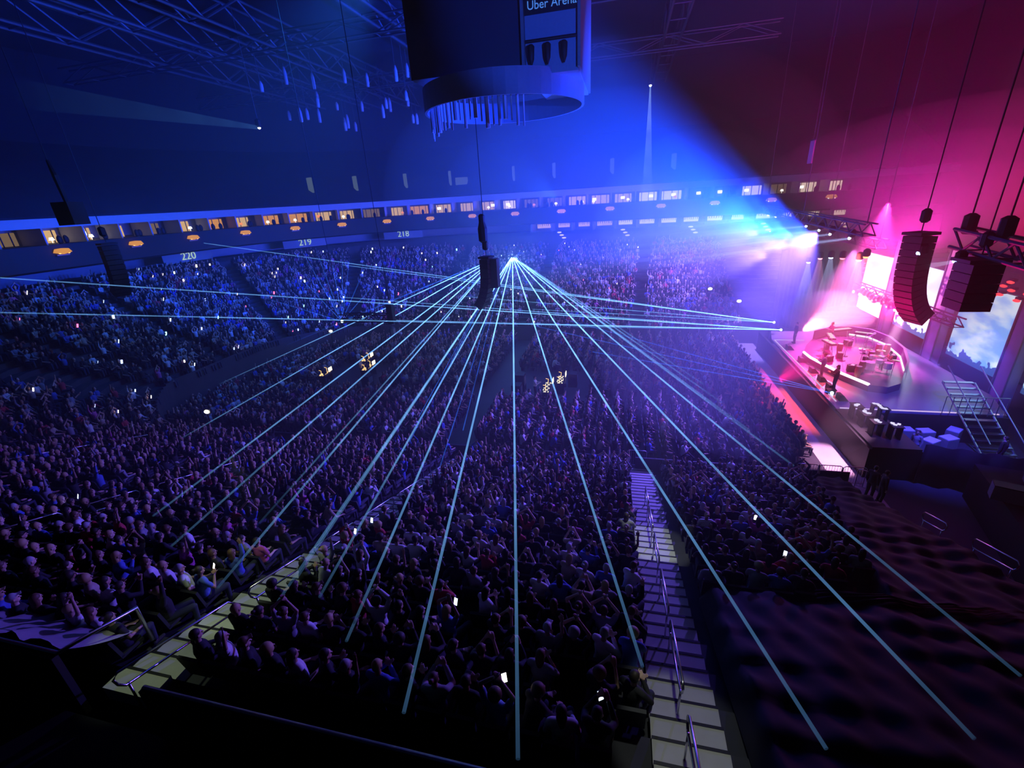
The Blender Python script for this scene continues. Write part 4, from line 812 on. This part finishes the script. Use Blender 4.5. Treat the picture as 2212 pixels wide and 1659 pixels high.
# lamps on the stage rig with their light
lamp_rows = [((15, 43.0, 7.9), 'white', (.8, .85, 1)), ((15, 40.8, 8.5), 'pink', (1, .35, .5)), ((15, 38.9, 8.8), 'pale blue', (.5, .6, 1)), ((15, 37.0, 9.0), 'red', (1, .2, .3)), ((15, 34.6, 9.2), 'pale violet', (.8, .7, 1)), ((15, 33.8, 9.5), 'orange', (1, .35, .12))]
# ------------------------------------------------------------------ beams of light in the haze, drawn as glowing tubes
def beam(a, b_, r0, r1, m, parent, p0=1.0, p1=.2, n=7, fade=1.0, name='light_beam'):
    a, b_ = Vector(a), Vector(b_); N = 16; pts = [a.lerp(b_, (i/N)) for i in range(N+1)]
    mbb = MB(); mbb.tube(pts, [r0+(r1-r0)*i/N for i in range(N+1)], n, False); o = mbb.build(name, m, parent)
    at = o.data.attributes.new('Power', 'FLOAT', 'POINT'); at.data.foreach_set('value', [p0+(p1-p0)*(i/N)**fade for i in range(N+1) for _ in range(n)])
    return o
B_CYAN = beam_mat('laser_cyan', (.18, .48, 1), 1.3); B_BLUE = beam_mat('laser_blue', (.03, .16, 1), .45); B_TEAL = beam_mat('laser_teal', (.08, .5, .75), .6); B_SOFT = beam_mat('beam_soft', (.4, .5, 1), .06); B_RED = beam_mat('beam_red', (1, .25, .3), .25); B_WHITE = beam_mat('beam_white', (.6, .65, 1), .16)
def projector(loc, label, group='laser projectors', toward=None):
    r = thing('laser_projector', label, 'projector', loc, group); x, y, z = loc
    MB().box((x, y+.25, z), (.45, .4, .3)).build('housing', M_BLACK, r); MB().ell((x, y, z), (.1, .1, .1), 8, 6).build('lens', glow('lens_cyan', (.6, .9, 1), 8), r); return r
def ray_px(u, v):
    return (FWD*970 + RT*(u-1106) - UP*(v-829.5)).normalized()
def hit_near(u, v, h=1.2):                     # where the sight line meets the height of the heads in the near stand
    d = ray_px(u, v); o = Vector((0, 0, CAM_Z)); s = 5.9/17.5; k = .3+21.5*s+h; return o + d*((k-o.z-s*o.y)/(d.z+s*d.y))
def hit_z(u, v, z): d = ray_px(u, v); return Vector((0, 0, CAM_Z)) + d*((z-CAM_Z)/d.z)
SRC = (-14.5, 60.6, 7.05); SLC = (-16.55, 60.6, 7.0)
pr_ = projector(SRC, 'laser projector under the far suites throwing the fan of beams right of the middle speaker'); pl_ = projector(SLC, 'laser projector behind the hanging speaker throwing the fan of beams to the left')
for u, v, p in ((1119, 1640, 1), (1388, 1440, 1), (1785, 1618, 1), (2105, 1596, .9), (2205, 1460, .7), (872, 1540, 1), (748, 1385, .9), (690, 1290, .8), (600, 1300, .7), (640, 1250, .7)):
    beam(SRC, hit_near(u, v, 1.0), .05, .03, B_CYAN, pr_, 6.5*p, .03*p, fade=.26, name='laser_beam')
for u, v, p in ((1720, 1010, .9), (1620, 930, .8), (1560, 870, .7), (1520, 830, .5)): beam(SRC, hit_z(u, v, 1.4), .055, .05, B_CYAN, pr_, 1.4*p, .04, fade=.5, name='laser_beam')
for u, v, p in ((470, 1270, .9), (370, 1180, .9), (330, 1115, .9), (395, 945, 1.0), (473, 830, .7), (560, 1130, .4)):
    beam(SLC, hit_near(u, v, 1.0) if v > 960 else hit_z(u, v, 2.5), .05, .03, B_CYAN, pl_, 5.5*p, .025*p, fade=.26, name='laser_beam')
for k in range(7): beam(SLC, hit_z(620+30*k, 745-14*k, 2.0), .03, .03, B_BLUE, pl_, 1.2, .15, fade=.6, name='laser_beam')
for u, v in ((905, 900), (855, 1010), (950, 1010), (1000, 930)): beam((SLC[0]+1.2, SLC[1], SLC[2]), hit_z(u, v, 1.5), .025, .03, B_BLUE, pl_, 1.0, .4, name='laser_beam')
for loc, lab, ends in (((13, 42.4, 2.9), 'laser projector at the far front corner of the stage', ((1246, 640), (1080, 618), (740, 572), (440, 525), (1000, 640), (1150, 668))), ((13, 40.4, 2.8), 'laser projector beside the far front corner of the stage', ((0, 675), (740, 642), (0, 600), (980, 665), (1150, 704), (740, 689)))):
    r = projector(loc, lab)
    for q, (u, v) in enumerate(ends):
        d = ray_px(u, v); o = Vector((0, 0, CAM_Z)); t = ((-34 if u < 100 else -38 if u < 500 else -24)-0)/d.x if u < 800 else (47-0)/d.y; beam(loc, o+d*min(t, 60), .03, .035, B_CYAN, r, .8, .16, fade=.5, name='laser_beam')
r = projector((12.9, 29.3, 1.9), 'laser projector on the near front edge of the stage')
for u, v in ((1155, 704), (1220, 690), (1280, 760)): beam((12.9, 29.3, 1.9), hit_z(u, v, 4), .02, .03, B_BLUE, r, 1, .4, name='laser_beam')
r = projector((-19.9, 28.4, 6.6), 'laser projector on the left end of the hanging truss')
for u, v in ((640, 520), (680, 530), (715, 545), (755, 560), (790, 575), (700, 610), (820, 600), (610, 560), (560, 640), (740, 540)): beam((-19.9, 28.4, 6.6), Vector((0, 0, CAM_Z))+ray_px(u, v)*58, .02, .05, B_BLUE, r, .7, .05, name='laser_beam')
r = thing('moving_lights', 'row of moving lights on the front truss throwing long pale beams to the left', 'stage light', (13, 31.5, 11.2))
for q, (y, z, tu, tv) in enumerate(((48.7, 11.4, 1180, 520), (46.3, 11.4, 1150, 530), (38.7, 11.1, 1100, 545), (36.2, 11.0, 1080, 575), (34.3, 10.9, 1060, 590), (31.5, 10.9, 1000, 620))):
    MB().lathe((13, y, z+.05), [(.12, 0), (.2, .1), (.2, .35), (.1, .45)], 8).build('lamp_head', M_BLACK, r); MB().ell((12.9, y, z), (.09, .09, .09), 8, 5).build('lens', glow('lens_pale', (.8, .85, 1), 4), r)
    d = ray_px(tu, tv); T_ = Vector((0, 0, CAM_Z))+d*(56/d.y)
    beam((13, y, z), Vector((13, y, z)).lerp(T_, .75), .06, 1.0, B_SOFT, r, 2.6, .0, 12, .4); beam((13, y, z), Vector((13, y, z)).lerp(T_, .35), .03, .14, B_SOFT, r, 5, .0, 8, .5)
for p, u, v in (((13, 24.4, 10.9), 1885, 572), ((13, 21.9, 10.9), 1920, 590)):
    r = thing('searchlight', 'small bright lamp beside the big hanging speakers', 'stage light', p, 'lamps beside the big speakers'); MB().lathe(p, [(.1, -.1), (.2, 0), (.2, .3), (.1, .4)], 8).build('lamp_head', M_BLACK, r); MB().ell((p[0]-.15, p[1], p[2]), (.1, .1, .1), 8, 5).build('lens', glow('lens_blue', (.3, .5, 1), 8), r)
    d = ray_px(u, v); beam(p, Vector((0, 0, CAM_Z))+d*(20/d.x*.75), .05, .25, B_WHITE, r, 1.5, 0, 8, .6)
for q, (p, cn, c) in enumerate(lamp_rows):
    r = thing('down_light', f'{cn} down light under the dark rear truss', 'stage light', p, 'down lights over the stage'); x, y, z = p
    MB().lathe((x, y, z), [(.14, 0), (.22, .1), (.2, .4), (.08, .5)], 10).build('lamp_head', M_BLACK, r); MB().ell((x, y, z-.03), (.16, .16, .08), 10, 6).build('lens', glow('down_%s' % cn[:4], c, 6), r)
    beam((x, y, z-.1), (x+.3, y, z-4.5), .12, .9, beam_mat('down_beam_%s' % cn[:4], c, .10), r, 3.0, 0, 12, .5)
r = thing('follow_spot', 'tiny white lamp in the dark roof throwing a thin beam straight down', 'spotlight', (2.2, 60, 24.8))
MB().lathe((2.2, 60, 24.8), [(.1, 0), (.25, .1), (.25, .6), (.1, .7)], 8).build('lamp_head', M_BLACK, r); MB().ell((2.2, 60, 24.75), (.16, .16, .12), 8, 5).build('lens', glow('lens_pale', (.8, .85, 1), 4), r); MB().tube([(2.2, 60, 25.4), (2.2, 60, 31)], .03, 5).build('cable', M_TRUSS, r)
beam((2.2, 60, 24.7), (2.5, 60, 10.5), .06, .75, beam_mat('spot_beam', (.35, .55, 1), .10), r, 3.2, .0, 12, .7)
r = thing('roof_searchlight', 'small white lamp under the roof throwing a pale cyan beam to the left', 'spotlight', (-30, 52, 21.5))
def fixed(u, v, t): return Vector((0, 0, CAM_Z))+ray_px(u, v)*t
pA = fixed(560, 276, 52); r.location = pA; r['_w'] = tuple(pA)
MB().lathe(pA, [(.1, 0), (.25, .1), (.25, .6), (.1, .7)], 8).build('lamp_head', M_BLACK, r); MB().ell(pA, (.14, .14, .12), 8, 5).build('lens', glow('lens_pale', (.8, .85, 1), 4), r); MB().tube([pA+Vector((0, 0, .6)), (pA.x, pA.y, 31)], .03, 5).build('cable', M_TRUSS, r)
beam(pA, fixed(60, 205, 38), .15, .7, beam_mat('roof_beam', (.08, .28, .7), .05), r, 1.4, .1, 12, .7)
r = thing('hanging_banner', 'small pink lit banner hanging below the dark roof above the stage', 'banner', (14, 43.7, 15.2)); MB().box((14, 43.7, 16.2), (.1, .9, 1.6)).build('cloth', mat('banner_cloth', (.7, .3, .5), .8), r); MB().box((14, 43.7, 17.05), (.16, 1.1, .1)).build('bar', M_BLACK, r); MB().tube([(14, 43.7, 17.1), (14, 43.7, 31)], .025, 5).build('cable', M_TRUSS, r)
rs = random.Random(9)
for q in range(9):
    y, z = 28.0+rs.uniform(0, 2.5), 7.6+rs.uniform(0, 1.6); r = thing('red_lamp', 'red glowing lamp above the sky blue screen', 'stage light', (20, y, z), 'red lamps above the sky blue screen'); MB().ell((20, y, z), (.12, .22, .08), 8, 5).build('lens', glow('red_lens', (1, .05, .06), 2.5), r); MB().box((20.1, y, z+.12), (.2, .3, .12)).build('housing', M_BLACK, r)
struct(MB().box((21, 29.2, 9.0), (.3, 3.6, .3)).build('beam_red_lamps', M_BLACK))
# ------------------------------------------------------------------ haze
b = MB(); b.box((-7, 40, 15.5), (80, 66, 31)); m = bpy.data.materials.new('haze'); m.use_nodes = True; nt = m.node_tree; nt.nodes.clear()
v = nt.nodes.new('ShaderNodeVolumeScatter'); v.inputs['Density'].default_value = .006; v.inputs['Anisotropy'].default_value = .2; v.inputs['Color'].default_value = (1, 1, 1, 1)
oo = nt.nodes.new('ShaderNodeOutputMaterial'); nt.links.new(v.outputs[0], oo.inputs['Volume'])
hz = b.build('haze', m); tag(hz, 'thin stage haze filling the hall and glowing blue and magenta', 'haze', None, 'stuff')

def cloud(c, d, dens, label):
    b = MB(); b.ell((0, 0, 0), d, 32, 20); m = bpy.data.materials.new('haze_cloud'); m.use_nodes = True; nt = m.node_tree; nt.nodes.clear()
    v = nt.nodes.new('ShaderNodeVolumeScatter'); v.inputs['Density'].default_value = dens; v.inputs['Anisotropy'].default_value = .1; v.inputs['Color'].default_value = (1, 1, 1, 1)
    oo = nt.nodes.new('ShaderNodeOutputMaterial'); nt.links.new(v.outputs[0], oo.inputs['Volume']); o = b.build('haze_cloud', m, None, True); o.location = c; tag(o, label, 'haze', None, 'stuff')
for _k, _w in ((1.2, 'outer'), (.85, 'inner')): cloud((-3, 48, 15), (17*_k, 15*_k, 9*_k), .007, _w+' broad cloud of haze glowing blue over the far side of the hall')
cloud((6, 49, 12), (9, 11, 7), .014, 'thicker cloud of haze glowing pale blue left of the stage')
for _k, _w in ((1.45, 'outer'), (1.15, 'middle'), (.85, 'inner')): cloud((17.5, 33, 10.5), (8*_k, 13*_k, 5*_k), .012, _w+' veil of haze glowing magenta above the stage')
cloud((16.8, 42, 3.8), (3.4, 2.8, 1.9), .05, 'thick pink white smoke at the far side of the stage')
cloud((7, 34, 3.6), (9, 15, 4.2), .016, 'low violet haze over the floor audience beside the stage')
